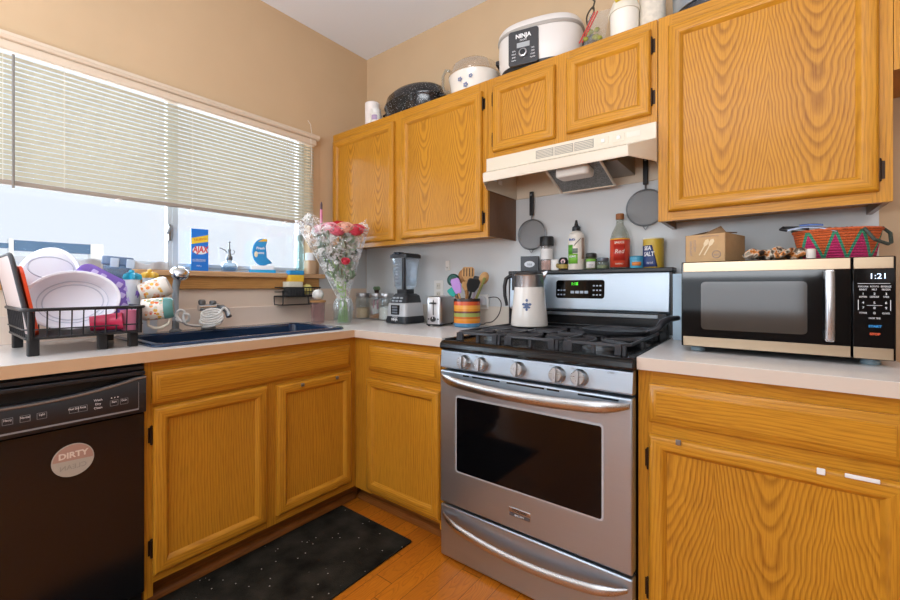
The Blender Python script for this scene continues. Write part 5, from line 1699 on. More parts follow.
def flat_head(w0, w1, l_, th, m_, name='blade', slots=0):
    def mk(t0, L_):
        mb = MB()
        pts = [(-w0, 0), (-w1, l_ * 0.45), (-w1, l_ * 0.85), (-w1 * 0.75, l_), (w1 * 0.75, l_), (w1, l_ * 0.85), (w1, l_ * 0.45), (w0, 0)]
        mb.prism(pts, -th / 2, th / 2)
        mb.xf(0, Matrix.Translation((0, 0, L_ - 0.004)) @ Matrix.Rotation(PI / 2, 4, 'X'))
        hd = mb.build(name, m_, t0, bevel=min(0.003, th * 0.4))
        for k_ in range(slots):
            xs = (k_ - (slots - 1) / 2) * 2 * w1 / (slots + 0.4)
            MB().rbox(xs - 0.003, xs + 0.003, -th / 2 - 0.0006, th / 2 + 0.0006, L_ + l_ * 0.35, L_ + l_ * 0.88, 0.001).build('slot', mat('dark slot', '4c3520', 0.7), hd)
    return mk


def oval_head(rx_, rz_, th, m_, name='bowl', rim=None):
    def mk(t0, L_):
        hd = MB().ball((0, 0, L_ + rz_ * 0.9), rx_, th, rz_, 20, 12).build(name, m_, t0)
        if rim:
            ring = [(rx_ * 0.62 * math.cos(a), -th * 0.86, L_ + rz_ * 0.9 + rz_ * 0.62 * math.sin(a)) for a in [2 * PI * i / 28 for i in range(28)]]
            MB().tube(ring, 0.003, 6, closed=True).build('bowl_rim', rim, hd)
    return mk


GRN = mat('bottle green silicone', '1f4a44', 0.4)
utensil('ladle', 'dark green round ladle at the left side of the crock', (-0.01, 0.0, 0.03), (-0.075, -0.01, 0.225), 0.0, mat('dark handle', '3a3038', 0.4), oval_head(0.036, 0.036, 0.012, GRN, rim=mat('teal rim', '2f7a70', 0.4)))
utensil('scraper', 'turquoise silicone scraper low at the left of the crock', (0.030, 0.010, 0.03), (-0.058, -0.034, 0.172), 0.2, WOOD2, flat_head(0.014, 0.024, 0.05, 0.012, mat('turquoise silicone', '2bb6a8', 0.4)))
utensil('wooden_spoon', 'wooden spoon behind the purple spatula', (0.0, 0.03, 0.03), (-0.038, 0.03, 0.235), 0.0, WOOD2, oval_head(0.030, 0.042, 0.009, WOOD2))
utensil('spatula', 'lilac spatula leaning left at the front of the crock', (0.02, -0.035, 0.03), (-0.022, -0.05, 0.185), -0.1, WOOD, flat_head(0.016, 0.025, 0.085, 0.011, mat('lilac silicone', 'b98ad6', 0.4)))
utensil('slotted_turner', 'slotted wooden turner rising highest in the middle of the crock', (0.0, 0.0, 0.03), (0.006, 0.0, 0.245), 0.0, WOOD, flat_head(0.012, 0.034, 0.085, 0.008, WOOD, slots=4))
utensil('wooden_spatula', 'plain wooden spatula in front of the slotted turner', (0.0, -0.02, 0.03), (0.018, -0.03, 0.20), 0.1, WOOD2, flat_head(0.012, 0.026, 0.05, 0.007, WOOD))
utensil('spatula', 'black angled spatula at the right side of the crock', (-0.02, -0.01, 0.03), (0.052, -0.035, 0.195), 0.25, BLACKPL, flat_head(0.018, 0.034, 0.075, 0.012, mat('black silicone', '24282b', 0.5)))
utensil('wooden_spoon', 'wooden spoon fanning out to the right behind the black spatula', (-0.02, 0.03, 0.03), (0.070, 0.04, 0.235), 0.0, WOOD, oval_head(0.026, 0.036, 0.008, WOOD))
utensil('brush', 'thin olive handled brush poking out at the crock right edge', (-0.01, 0.02, 0.03), (0.105, 0.005, 0.25), 0.0, mat('olive handle', '8c8f4a', 0.5), flat_head(0.006, 0.008, 0.022, 0.008, mat('olive handle', '8c8f4a', 0.5)))
utensil('spatula', 'grey spatula with a pale handle at the back of the crock', (0.0, 0.02, 0.03), (0.018, 0.058, 0.222), 0.1, mat('pale lilac handle', 'c6b6cc', 0.5), flat_head(0.014, 0.022, 0.06, 0.008, mat('slate silicone', '4a5560', 0.5)))

# outlet with a plug and cord, hook, freshener
t0 = thing('wall_outlet', 'white wall outlet with plate behind the toaster', 'outlet', (0.678, -0.0065, 1.11))
MB().rbox(-0.037, 0.037, -0.006, 0, -0.062, 0.062, 0.0025).build('plate', WHITEPL, t0, bevel=0.002)
for z_ in (-0.026, 0.026):
    f_ = MB().rbox(-0.016, 0.016, -0.0075, -0.005, z_ - 0.019, z_ + 0.019, 0.001).build('socket', mat('ivory socket', 'd9d4c8', 0.4), t0, bevel=0.001)
    for dx in (-0.006, 0.006):
        MB().box(dx - 0.001, dx + 0.001, -0.0079, -0.007, z_ - 0.002, z_ + 0.008).build('slot', BLACK, f_)
t0 = thing('wall_hook', 'small white adhesive hook on the wall above the utensils', 'hook', (0.748, -0.0065, 1.262))
MB().rbox(-0.016, 0.016, -0.005, 0, -0.03, 0.03, 0.002).build('base', WHITEPL, t0, bevel=0.002)
MB().tube([(0, -0.004, -0.012), (0, -0.014, -0.018), (0, -0.02, -0.008)], 0.004, 8).build('prong', WHITEPL, t0)
t0 = thing('air_freshener', 'white plug-in air freshener on the wall right of the crock', 'air freshener', (1.02, -0.0065, 1.06))
MB().rbox(-0.032, 0.032, -0.022, 0, -0.055, 0.03, 0.008).build('housing', WHITEPL, t0, bevel=0.004)
MB().lathe([(0.022, 0.0), (0.024, 0.03), (0.012, 0.05), (0, 0.05)], 20, (0, -0.032, -0.03)).build('bulb', mat('frosted bottle', 'dfe3e8', 0.3), t0)
pts = [(1.055, -0.03, 1.07), (1.09, -0.035, 1.075), (1.13, -0.05, 1.07), (1.155, -0.06, 1.04), (1.15, -0.075, 0.985), (1.12, -0.09, 0.945), (1.08, -0.10, 0.935), (1.05, -0.07, 0.925), (0.98, -0.045, 0.9195), (0.90, -0.04, 0.9195), (0.87, -0.05, 0.925)]
cv = []
for i in range(len(pts) - 1):
    for k_ in range(6):
        q = k_ / 6
        p0, p1, p2, p3 = (Vector(pts[max(i - 1, 0)]), Vector(pts[i]), Vector(pts[i + 1]), Vector(pts[min(i + 2, len(pts) - 1)]))
        cv.append(0.5 * ((2 * p1) + (-p0 + p2) * q + (2 * p0 - 5 * p1 + 4 * p2 - p3) * q * q + (-p0 + 3 * p1 - 3 * p2 + p3) * q ** 3))
t0 = MB().tube(cv, 0.0028, 8).build('power_cord', mat('dark brown cord', '2e2320', 0.5))
tag(t0, 'dark power cord looping up beside the striped crock', 'cord')

# ------------------------------------------------------------------ on the stove
gz = 0.9455
x, y = 1.400, -0.215
t0 = thing('coffee_carafe', 'white enamel coffee carafe with a black handle on the stove', 'carafe', (x, y, gz), face(x, y) - 0.15)
WE = mat('white enamel', 'e6e0d8', 0.2, coat=0.3)
MB().lathe([(0, 0), (0.078, 0), (0.085, 0.004), (0.0865, 0.012), (0.083, 0.06), (0.074, 0.14), (0.070, 0.188), (0.0, 0.188)], 44).build('body', WE, t0)
MB().lathe([(0.0702, 0.185), (0.0706, 0.187), (0.068, 0.236), (0.070, 0.242), (0.066, 0.246), (0.0, 0.246)], 44).build('steel_collar', STEEL_Z, t0)
MB().lathe([(0.066, 0.2462), (0.064, 0.252), (0.03, 0.258), (0.0, 0.258)], 32).build('lid', BLACKPL, t0)
mb = MB()
mb.add([(0.035, -0.012, 0.246), (0.035, 0.012, 0.246), (0.085, 0.0, 0.262), (0.068, -0.02, 0.215), (0.068, 0.02, 0.215), (0.072, 0.0, 0.225)], [(0, 2, 3), (2, 4, 1), (2, 5, 3), (2, 4, 5), (0, 1, 2)])
mb.build('spout', STEEL_Z, t0, solid=0.002)
mb = MB()
pth = [(-0.060, 0, 0.235), (-0.09, 0, 0.24), (-0.112, 0, 0.225), (-0.119, 0, 0.19), (-0.118, 0, 0.145), (-0.110, 0, 0.11), (-0.108, 0, 0.095)]
mb.tube(pth, lambda q: 0.011 - 0.004 * q, 10)
mb.build('handle', BLACKPL, t0)
MB().rbox(-0.082, -0.058, -0.012, 0.012, 0.17, 0.246, 0.006).build('handle_bracket', BLACKPL, t0)
BL = mat('blue cornflower print', '55678f', 0.5)
em = MB()
for dx, dz, sx_, sz_ in ((0, 0, 0.010, 0.014), (0, 0.024, 0.006, 0.007), (-0.014, 0.006, 0.008, 0.006), (0.014, 0.006, 0.008, 0.006), (0, -0.018, 0.006, 0.006), (-0.010, -0.008, 0.007, 0.005), (0.010, -0.008, 0.007, 0.005)):
    k = len(em.v)
    pts = [(dx + sx_ * math.cos(a), dz + sz_ * math.sin(a)) for a in [2 * PI * i / 12 for i in range(12)]]
    rr0 = 0.0792
    vs = [(rr0 * math.sin(px_ / rr0), -rr0 * math.cos(px_ / rr0) + (pz_) * 0.1125 - 0.0004, 0.10 + pz_) for px_, pz_ in pts]
    em.add(vs, [list(range(12))])
em.build('flower_emblem', BL, t0, recalc=False)

t0 = thing('griddle_pan', 'flat black cast iron griddle on the right rear burner', 'pan', (1.812, -0.275, gz), 0.0)
MB().lathe([(0, 0), (0.116, 0), (0.124, 0.006), (0.128, 0.018), (0.124, 0.019), (0.118, 0.010), (0, 0.009)], 48, cap=False).build('pan', mat('worn cast iron', '3d3e42', 0.38, 0.35), t0)
mb = MB().tube([(0.118, 0.02, 0.012), (0.150, 0.035, 0.024), (0.162, 0.05, 0.046), (0.182, 0.085, 0.060), (0.205, 0.13, 0.062)], lambda q: 0.010 + 0.004 * math.sin(q * PI), 10)
mb.build('handle', CAST, t0)

# ------------------------------------------------------------------ row along the top of the range
bz = 1.2139
BX = MB
def at_top(name, label, cat, x, y=-0.058, rz=0.0):
    return thing(name, label, cat, (x, y, bz), face(x, y) * 0.75 + rz)


t0 = at_top('tea_box', 'small dark blue-black box with a white oval label, leftmost on the range top', 'box', 1.326, -0.06)
MB().rbox(-0.045, 0.045, -0.022, 0.022, 0, 0.075, 0.002).build('box', mat('midnight carton', '2a3038', 0.4), t0)
mb = MB().lathe([(0.026, 0.0222), (0.026, 0.0226)], 28, sy=0.62)
mb.xf(0, Matrix.Translation((0.0, 0, 0.034)) @ Matrix.Rotation(PI / 2, 4, 'X'))
mb.build('oval_label', mat('pale label', 'd5dae0', 0.5), t0)
text('tea', 0.020, mat('slate lettering', '3a4a5e', 0.5), t0, (0, -0.0230, 0.034), shear=0.2)
t0 = at_top('salt_grinder', 'clear grinder of pink salt with a black cap', 'grinder', 1.418)
MB().lathe([(0, 0), (0.027, 0), (0.029, 0.004), (0.029, 0.06), (0.0285, 0.122), (0, 0.122)], 24).build('jar', glassy('grinder glass', (0.9, 0.9, 0.9), 0.05, 0.3, 'e4d8d2'), t0)
MB().lathe([(0, 0.003), (0.026, 0.003), (0.0265, 0.05), (0, 0.05)], 20).build('salt', mat('pink salt', 'cfa79c', 0.8, bump=0.8, vscale=300, var=0.15), t0)
MB().lathe([(0.0295, 0.055), (0.0295, 0.108)], 24, cap=False).build('label', mat('white label', 'e2dfdc', 0.5), t0)
MB().lathe([(0.033, 0.1225), (0.034, 0.128), (0.034, 0.165), (0.031, 0.17), (0, 0.17)], 24).build('cap', BLACKPL, t0)
t0 = at_top('pill_bottle', 'small white jar between the grinder and the black-lidded jar', 'jar', 1.466, -0.062)
MB().lathe([(0, 0), (0.021, 0), (0.022, 0.004), (0.022, 0.046), (0.02, 0.052), (0, 0.052)], 22).build('jar', WHITEPL, t0)
mb = MB().ball((0.012, -0.0195, 0.022), 0.011, 0.003, 0.011)
mb.build('floral_print', mat('olive brown print', '8a7a3a', 0.5), t0)
t0 = at_top('spice_jar', 'squat black jar with a pink and gold label, left of the white squeeze bottle', 'jar', 1.506, -0.06)
MB().lathe([(0, 0), (0.022, 0), (0.023, 0.004), (0.023, 0.045), (0.018, 0.058), (0.012, 0.062), (0, 0.062)], 22).build('jar', mat('black jar', '1a1817', 0.25), t0)
MB().lathe([(0.0234, 0.008), (0.0234, 0.028)], 22, cap=False).build('gold_label', mat('gold label', 'a88f3f', 0.45), t0)
MB().lathe([(0.0108, -0.0005), (0.0108, 0.0005)], 14).xf(0, Matrix.Translation((0, -0.0220, 0.042)) @ Matrix.Rotation(PI / 2, 4, 'X')).build('pink_spot', mat('pink spot', 'd8b0b4', 0.5), t0)
t0 = at_top('squeeze_bottle', 'tall white squeeze bottle with green print and black pointed cap', 'bottle', 1.570, -0.058)
MB().lathe([(0, 0), (0.036, 0), (0.0385, 0.005), (0.0385, 0.15), (0.035, 0.172), (0.022, 0.182), (0.018, 0.186), (0, 0.186)], 32).build('bottle', mat('ivory bottle', 'e8e2d6', 0.35), t0)
MB().lathe([(0.019, 0.186), (0.020, 0.19), (0.019, 0.205), (0.010, 0.212), (0.005, 0.238), (0, 0.24)], 20).build('cap', BLACKPL, t0)


def patch(t0, name, m_, a0, a1, z0, z1, r, n=12):
    """a printed area wrapped on a round body; angle 0 faces front"""
    mb = MB()
    mb.grid(lambda u, v: (r * math.sin(a0 + (a1 - a0) * u), -r * math.cos(a0 + (a1 - a0) * u), z0 + (z1 - z0) * v), n, 1)
    return mb.build(name, m_, t0, recalc=False, solid=0.0005)


GP = mat('leaf green print', '77b83a', 0.45)
patch(t0, 'green_print', GP, -1.15, 0.25, 0.028, 0.075, 0.0388)
patch(t0, 'green_print', mat('bright green print', '57a534', 0.45), -1.15, -0.35, 0.075, 0.118, 0.0388)
patch(t0, 'grey_print', mat('grey leaf print', '77837a', 0.5), -0.4, 0.25, 0.078, 0.10, 0.0388)
text('BioKleen', 0.015, mat('blue lettering', '3a62a8', 0.5), t0, (-0.010, -0.0388, 0.142), bend=0.0388, sx=0.8, bold=0.0004)
text('AGAVE', 0.014, WHITEINK, t0, (-0.016, -0.0374, 0.062), (PI / 2, 0, -0.42), bend=0.038, sx=0.8, bold=0.0003)
mb = MB()
for k_ in range(7):
    a = -0.35 + 0.16 * k_
    mb.tube([(0.0392 * math.sin(a * 0.6 + q * 0.25), -0.0392 * math.cos(a * 0.6 + q * 0.25), 0.112 + 0.004 * k_ + q * 0.012) for q in (0, 0.5, 1)], 0.0012, 5)
mb.build('twig_print', mat('dark print', '3c4640', 0.5), t0)
patch(t0, 'side_print', mat('brown print', 'a98f7c', 0.5), 0.75, 1.2, 0.05, 0.15, 0.0388)
t0 = at_top('spice_jar', 'spice jar with a green label and dark lid, right of the squeeze bottle', 'jar', 1.641)
MB().lathe([(0, 0), (0.025, 0), (0.026, 0.003), (0.026, 0.048), (0.02, 0.055), (0, 0.055)], 24).build('jar', mat('brown green herbs', '5f6a44', 0.25, coat=0.6), t0)
patch(t0, 'label', mat('white label', 'e2dfdc', 0.5), -0.85, 0.85, 0.005, 0.036, 0.0264)
patch(t0, 'green_band', GP, -0.95, 0.95, 0.036, 0.047, 0.0264)
text('HERBS', 0.009, GREYINK, t0, (0, -0.0268, 0.02), bend=0.0268)
MB().lathe([(0.024, 0.0555), (0.025, 0.058), (0.025, 0.073), (0.022, 0.076), (0, 0.076)], 24).build('lid', mat('dark lid', '2a2a26', 0.4), t0)
t0 = at_top('spice_jar', 'low clear jar with a grey lid, between green-labelled jar and red bottle', 'jar', 1.695)
MB().lathe([(0, 0), (0.026, 0), (0.028, 0.004), (0.028, 0.03), (0.022, 0.036), (0, 0.036)], 24).build('jar', glassy('small jar glass', (0.86, 0.9, 0.88), 0.04, 0.25, 'aab4a8'), t0)
MB().lathe([(0, 0.003), (0.024, 0.003), (0.025, 0.018), (0, 0.018)], 20).build('spice', mat('pale green spice', '9aa57e', 0.8), t0)
MB().lathe([(0.025, 0.0365), (0.026, 0.039), (0.026, 0.050), (0.022, 0.053), (0, 0.053)], 24).build('lid', mat('slate lid', '6a737c', 0.35, 0.4), t0)
t0 = at_top('sauce_bottle', 'glass bottle with a big red label and cork-brown cap', 'bottle', 1.771, -0.058)
MB().lathe([(0, 0), (0.038, 0), (0.0415, 0.005), (0.0415, 0.135), (0.034, 0.165), (0.018, 0.195), (0.015, 0.21), (0.015, 0.226), (0, 0.226)], 32, cap=False).build('bottle', glassy('sauce bottle glass', (0.86, 0.88, 0.84), 0.03, 0.18, 'b9bcae', 1.0), t0)
MB().lathe([(0, 0.004), (0.038, 0.004), (0.039, 0.118), (0, 0.118)], 28).build('contents', mat('red brown sauce', '8a3a20', 0.3), t0)
RL = mat('tomato red label', 'd4482e', 0.4)
patch(t0, 'label', RL, -1.5, 1.5, 0.006, 0.128, 0.0419, 20)
patch(t0, 'label_edge', mat('gold label edge', 'e0a53a', 0.4), -1.5, 1.5, 0.128, 0.134, 0.0419, 20)
patch(t0, 'label_panel', mat('dark red print', 'b32f22', 0.4), -0.6, 0.6, 0.035, 0.105, 0.0423, 12)
text('SAUCE', 0.014, mat('cream lettering', 'e3d3c4', 0.5), t0, (0, -0.0428, 0.115), bend=0.0426, bold=0.0004)
text('Red', 0.026, mat('cream lettering', 'e3d3c4', 0.5), t0, (0, -0.0428, 0.075), bend=0.0426, shear=0.2)
text('BRAND', 0.010, mat('cream lettering', 'e3d3c4', 0.5), t0, (0, -0.0428, 0.020), bend=0.0426)
MB().lathe([(0.017, 0.222), (0.0175, 0.225), (0.0175, 0.246), (0.015, 0.248), (0, 0.248)], 20).build('cap', mat('cork brown cap', '9a6234', 0.55), t0)
t0 = at_top('food_tin', 'small blue tin with an orange band before the salt canister', 'tin', 1.845, -0.070)
MB().lathe([(0, 0), (0.027, 0), (0.028, 0.002), (0.028, 0.036), (0.03, 0.038), (0.030, 0.046), (0.0, 0.046)], 26).build('tin', mat('sky blue tin', '4aa3c4', 0.3), t0)
patch(t0, 'band', mat('orange print', 'd9803a', 0.4), -0.7, 0.7, 0.010, 0.026, 0.0284)
MB().lathe([(0.0305, 0.0465), (0.031, 0.049), (0.029, 0.052), (0, 0.052)], 26).build('lid', mat('teal lid', '3a8aa8', 0.3), t0)
t0 = at_top('salt_canister', 'yellow and navy cylindrical salt canister at the right end of the range top', 'canister', 1.909, -0.056)
MB().lathe([(0, 0), (0.040, 0), (0.041, 0.002), (0.041, 0.122), (0, 0.122)], 36).build('canister', mat('mustard yellow card', 'c9a83a', 0.45), t0)
MB().lathe([(0.0415, 0.1222), (0.0415, 0.126), (0.038, 0.127), (0, 0.127)], 36).build('top_rim', mat('cream card', 'e3dcc4', 0.5), t0)
mb = MB()
mb.grid(lambda u, v: (0.0414 * math.sin(-1.45 + 1.9 * u * (1 - 0.28 * v)), -0.0414 * math.cos(-1.45 + 1.9 * u * (1 - 0.28 * v)), 0.003 + 0.092 * v), 14, 6)
mb.build('navy_label', mat('navy print', '24386e', 0.45), t0, recalc=False, solid=0.0005)
text('SEA', 0.024, WHITEINK, t0, (-0.022, -0.0374, 0.082), (PI / 2, 0, -0.55), bend=0.0418, bold=0.0006, shear=0.15, sx=0.8)
text('SALT', 0.026, WHITEINK, t0, (-0.018, -0.0392, 0.057), (PI / 2, 0, -0.45), bend=0.0418, bold=0.0006, shear=0.15, sx=0.8)
text('26 OZ', 0.010, WHITEINK, t0, (-0.012, -0.0412, 0.02), (PI / 2, 0, -0.3), bend=0.0418)

# strainers on the wall
m, t = new_mat('fine wire mesh')
ax = t.xyz('Object')
g1 = t.m('GREATER_THAN', t.m('FRACT', t.m('MULTIPLY', ax[0], 330.0)), 0.55)
g2 = t.m('GREATER_THAN', t.m('FRACT', t.m('MULTIPLY', ax[2], 330.0)), 0.55)
hole = t.m('MULTIPLY', t.m('SUBTRACT', 1.0, g1), t.m('SUBTRACT', 1.0, g2))
tr = t.n('ShaderNodeBsdfTransparent')
df = t.n('ShaderNodeBsdfDiffuse', {0: lin('7c7f82')})
mx = t.n('ShaderNodeMixShader', {0: t.m('MULTIPLY_ADD', hole, 0.3, 0.46), 1: df.outputs[0], 2: tr.outputs[0]})
t.t.links.new(mx.outputs[0], t.out.inputs[0])
MESHM = m
for x, zc_, r, lab in ((1.320, 1.405, 0.078, 'smaller mesh strainer hanging on the wall left under the hood'),
                      (1.872, 1.482, 0.080, 'larger mesh strainer hanging on the wall right under the hood')):
    t0 = thing('strainer', lab, 'strainer', (x, -0.030, zc_), 0.0, 'wire strainers on the stove wall')
    ring = [(r * math.cos(a), 0, r * math.sin(a)) for a in [2 * PI * i / 48 for i in range(48)]]
    MB().tube(ring, 0.0035, 8, closed=True).build('rim', GREYMETAL, t0)
    mb = MB().lathe([(r * math.sin(q), -r * 0.42 * math.cos(q)) for q in [PI / 2 * i / 10 for i in range(11)]], 40, cap=False)
    mb.xf(0, Matrix.Rotation(-PI / 2, 4, 'X'))
    mb.build('mesh_bowl', MESHM, t0, recalc=False)
    hl = 0.215 if x < 1.6 else 0.205
    MB().tube([(0, 0, r), (0, 0.004, r + 0.03)], 0.004, 8).build('shank', GREYMETAL, t0)
    hb = MB().rbox(-0.0105, 0.0105, -0.006, 0.008, r + 0.022, r + 0.022 + hl * 0.58, 0.004).build('handle', BLACKPL, t0, bevel=0.003)
    MB().rbox(-0.005, 0.005, -0.0067, -0.0055, r + 0.125, r + 0.135, 0.0004).build('hang_hole', GREYMETAL, hb)
    MB().tube([(0.0, 0.012, r + 0.13), (0, -0.01, r + 0.13)], 0.003, 6).build('hook', GREYMETAL, t0)
    MB().tube([(-0.012, 0, -r), (0, -0.004, -r - 0.018), (0.012, 0, -r)], 0.0025, 6).build('rest_loop', GREYMETAL, t0)

t0 = tag(MB().rbox(1.990, 2.030, -0.10, -0.032, CT1 + 0.0005, 1.185, 0.004).build('carton', mat('pale blue carton', 'bcd2e2', 0.5)), 'tall pale blue carton in the gap between stove and microwave', 'carton')

# ------------------------------------------------------------------ on the microwave
mz = 1.2170
t0 = thing('cardboard_box', 'open brown cardboard box with cutlery print on the microwave', 'box', (2.150, -0.24, mz), -0.28)
KR = mat('kraft cardboard', 'c09a6c', 0.75, var=0.05, vscale=40)
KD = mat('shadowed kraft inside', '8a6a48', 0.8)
INK = mat('brown print', '4c3a28', 0.7)
w2, d2, h2 = 0.064, 0.085, 0.098
mb = MB()
for b_ in ((-w2, w2, -d2, -d2 + 0.003, 0, h2), (-w2, w2, d2 - 0.003, d2, 0, h2), (-w2, -w2 + 0.003, -d2, d2, 0, h2), (w2 - 0.003, w2, -d2, d2, 0, h2), (-w2, w2, -d2, d2, 0, 0.003)):
    mb.box(*b_)
bx = mb.build('box', KR, t0)
mb = MB()
mb.add([(-w2, -d2 + 0.02, h2), (w2, -d2 + 0.02, h2), (w2 * 0.9, d2 - 0.05, h2 + 0.010), (-w2 * 0.6, d2 - 0.05, h2 + 0.022)], [(0, 1, 2, 3)])
mb.build('flap', KD, t0, recalc=False, solid=0.003)
mb = MB()
mb.add([(-0.015, -d2 + 0.03, h2 + 0.004), (0.055, -d2 + 0.03, h2 + 0.004), (0.03, -d2 + 0.055, h2 + 0.03)], [(0, 1, 2)])
mb.build('flap', KD, t0, recalc=False, solid=0.003)
mb = MB()
for sgn, cx2 in ((1, 0.0), (1, 0.016)):
    pts = [(-0.002, -0.03), (0.002, -0.03), (0.002, 0.005), (0.0065, 0.012), (0.0065, 0.026), (0.0, 0.032), (-0.0065, 0.026), (-0.0065, 0.012), (-0.002, 0.005)]
    k = len(mb.v)
    mb.prism(pts, 0.0, 0.0006)
    mb.xf(k, Matrix.Translation((cx2 - 0.004, -d2 - 0.0001, 0.052)) @ Matrix.Rotation(math.radians(28), 4, 'Y') @ Matrix.Rotation(PI / 2, 4, 'X'))
mb.build('cutlery_print', mat('pale print', 'e2cba6', 0.7), bx)
ring = [(0.036 + 0.0125 * math.cos(a), -d2 - 0.0004, 0.026 + 0.0125 * math.sin(a)) for a in [2 * PI * i / 28 for i in range(28)]]
MB().tube(ring, 0.0016, 6, closed=True).build('ring_print', INK, bx)
text('eco', 0.012, INK, bx, (0.036, -d2 - 0.0006, 0.026), bold=0.0003)
text('100% PLANT', 0.010, INK, bx, (-0.046, -d2 - 0.0006, 0.052), (PI / 2, PI / 2, 0), bold=0.0003)
text('CUTLERY', 0.010, INK, bx, (-0.033, -d2 - 0.0006, 0.060), (PI / 2, PI / 2, 0), bold=0.0003)
text('KNIVES FORKS SPOONS', 0.006, INK, bx, (0.012, -d2 - 0.0006, 0.090))

# crumpled printed scarf
m, t = new_mat('printed scarf')
tc = t.n('ShaderNodeTexCoord')
v1 = t.noise(tc.outputs['Object'], 42.0, 2.0)
t.set(t.b.inputs['Base Color'], t.ramp(v1, [(0.36, lin('241a16')), (0.44, lin('6d5a48')), (0.50, lin('d8cbb6')), (0.56, lin('d9822f')), (0.66, lin('3a2a20'))]))
t.b.inputs['Roughness'].default_value = 0.75
SCARF = m
mb = MB()


def scf(u, v):
    a = v * 2 * PI
    x_ = -0.085 + 0.17 * u
    e = math.sqrt(max(0.02, 1 - (2 * u - 1) ** 4))
    bl_ = 1 + 0.28 * math.sin(a * 3 + u * 17) + 0.2 * math.sin(u * 31 + a * 2)
    z_ = 0.019 + 0.017 * e * bl_ * math.sin(a)
    return (x_, 0.034 * e * bl_ * math.cos(a), max(0.0, z_))


mb.grid(scf, 60, 28)
t0 = mb.build('scarf', SCARF, recalc=False)
t0.location = (2.318, -0.315, mz + 0.0006)
tag(t0, 'crumpled brown, orange and black printed scarf between the cardboard box and woven basket', 'scarf')

# woven basket
m, t = new_mat('woven zigzag straw')
ax = t.xyz()
ang = t.m('ARCTAN2', ax[1], ax[0])
uu = t.m('FRACT', t.m('DIVIDE', t.m('ADD', ang, 6.88), 0.80))
tri = t.m('ABSOLUTE', t.m('SUBTRACT', t.m('MULTIPLY', uu, 2.0), 1.0))
zn = t.m('DIVIDE', ax[2], 0.088)
dif = t.m('SUBTRACT', t.m('SUBTRACT', 1.0, tri), zn)
base = t.mix(t.m('GREATER_THAN', dif, 0.0), lin('e0662a'), lin('d8286e'))
edge_ = t.m('LESS_THAN', t.m('ABSOLUTE', dif), 0.13)
c = t.mix(edge_, base, lin('3fa57c'))
rowz = t.m('FRACT', t.m('MULTIPLY', ax[2], 125.0))
cola = t.m('FRACT', t.m('MULTIPLY', t.m('ADD', ang, t.m('MULTIPLY', t.m('FLOOR', t.m('MULTIPLY', ax[2], 125.0)), 0.02)), 22.0))
st = t.m('MULTIPLY', t.m('MULTIPLY', rowz, t.m('SUBTRACT', 1.0, rowz)), 4.0)
st2 = t.m('MULTIPLY', t.m('MULTIPLY', cola, t.m('SUBTRACT', 1.0, cola)), 4.0)
hgt = t.m('MULTIPLY', t.m('POWER', st, 0.5), t.m('POWER', st2, 0.4))
dk = t.mix(t.m('LESS_THAN', hgt, 0.35), c, lin('4a1c1c'))
t.set(t.b.inputs['Base Color'], dk)
t.b.inputs['Roughness'].default_value = 0.7
t.bump(hgt, 0.9, 0.004)
bk = thing('woven_basket', 'woven basket with pink and orange zigzags on the microwave', 'basket', (2.470, -0.235, mz), 0.0)
mb = MB().lathe([(0, 0), (0.085, 0), (0.089, 0.003), (0.104, 0.088), (0.100, 0.088), (0.085, 0.006), (0, 0.005)], 64, cap=False, sx=1.0, sy=0.72)
mb.build('bowl', m, bk)
ring = [(0.103 * math.cos(a), 0.103 * 0.72 * math.sin(a), 0.089) for a in [2 * PI * i / 60 for i in range(60)]]
MB().tube(ring, 0.0045, 8, closed=True).build('rim', mat('orange straw rim', 'c25a2c', 0.7, var=0.4, vscale=150), bk)
DG = mat('dark braided cord', '3d453c', 0.7, var=0.4, vscale=220)
pth = [(0.055, -0.066, 0.088), (0.075, -0.078, 0.052), (0.105, -0.060, 0.038), (0.118, -0.020, 0.045), (0.121, 0.010, 0.075), (0.108, 0.03, 0.095), (0.092, 0.035, 0.088)]
MB().tube(pth, 0.0048, 8).build('handle', DG, bk)
MB().tube([(-0.055, 0.058, 0.09), (-0.09, 0.05, 0.10), (-0.105, 0.01, 0.098), (-0.09, -0.02, 0.09)], 0.0045, 8).build('handle', DG, bk)
for i in range(9):
    a = i * 0.7
    x_ = 0.062 * math.cos(a) * (0.5 + 0.5 * (i % 2))
    y_ = 0.045 * math.sin(a)
    t0 = None
mb = MB()


def stuffing(u, v):
    a = u * 2 * PI
    r_ = v
    return (0.096 * r_ * math.cos(a), 0.069 * r_ * math.sin(a), 0.076 + 0.022 * (1 - r_ ** 3) * (0.75 + 0.6 * math.sin(a * 3 + r_ * 9) * math.cos(r_ * 7 + a)))


mb.grid(stuffing, 48, 12)
t0 = mb.build('folded_cloth', mat('rust and olive print cloth', '9a5a2c', 0.8, var=0.7, vscale=55), recalc=False)
t0.location = (2.470, -0.235, mz)
tag(t0, 'rust and olive printed cloth heaped inside the woven basket', 'cloth')
t0 = thing('headband', 'blue and white headband with black elastic across the basket rim', 'headband', (2.385, -0.275, mz + 0.083))
mb = MB()
mb.grid(lambda u, v: (-0.035 + 0.115 * u, -0.025 - 0.012 * u + 0.02 * v, 0.010 + 0.012 * math.sin(PI * u) - 0.012 * u + 0.006 * v), 16, 3)
mb.build('band', mat('pale blue cloth band', 'b9c8e2', 0.7), t0, recalc=False, solid=0.002)
mb = MB()
mb.grid(lambda u, v: (-0.005 + 0.055 * u, -0.0275 - 0.010 * u + 0.016 * v, 0.0145 + 0.010 * math.sin(PI * (0.3 + 0.4 * u)) - 0.004 * u + 0.006 * v), 10, 2)
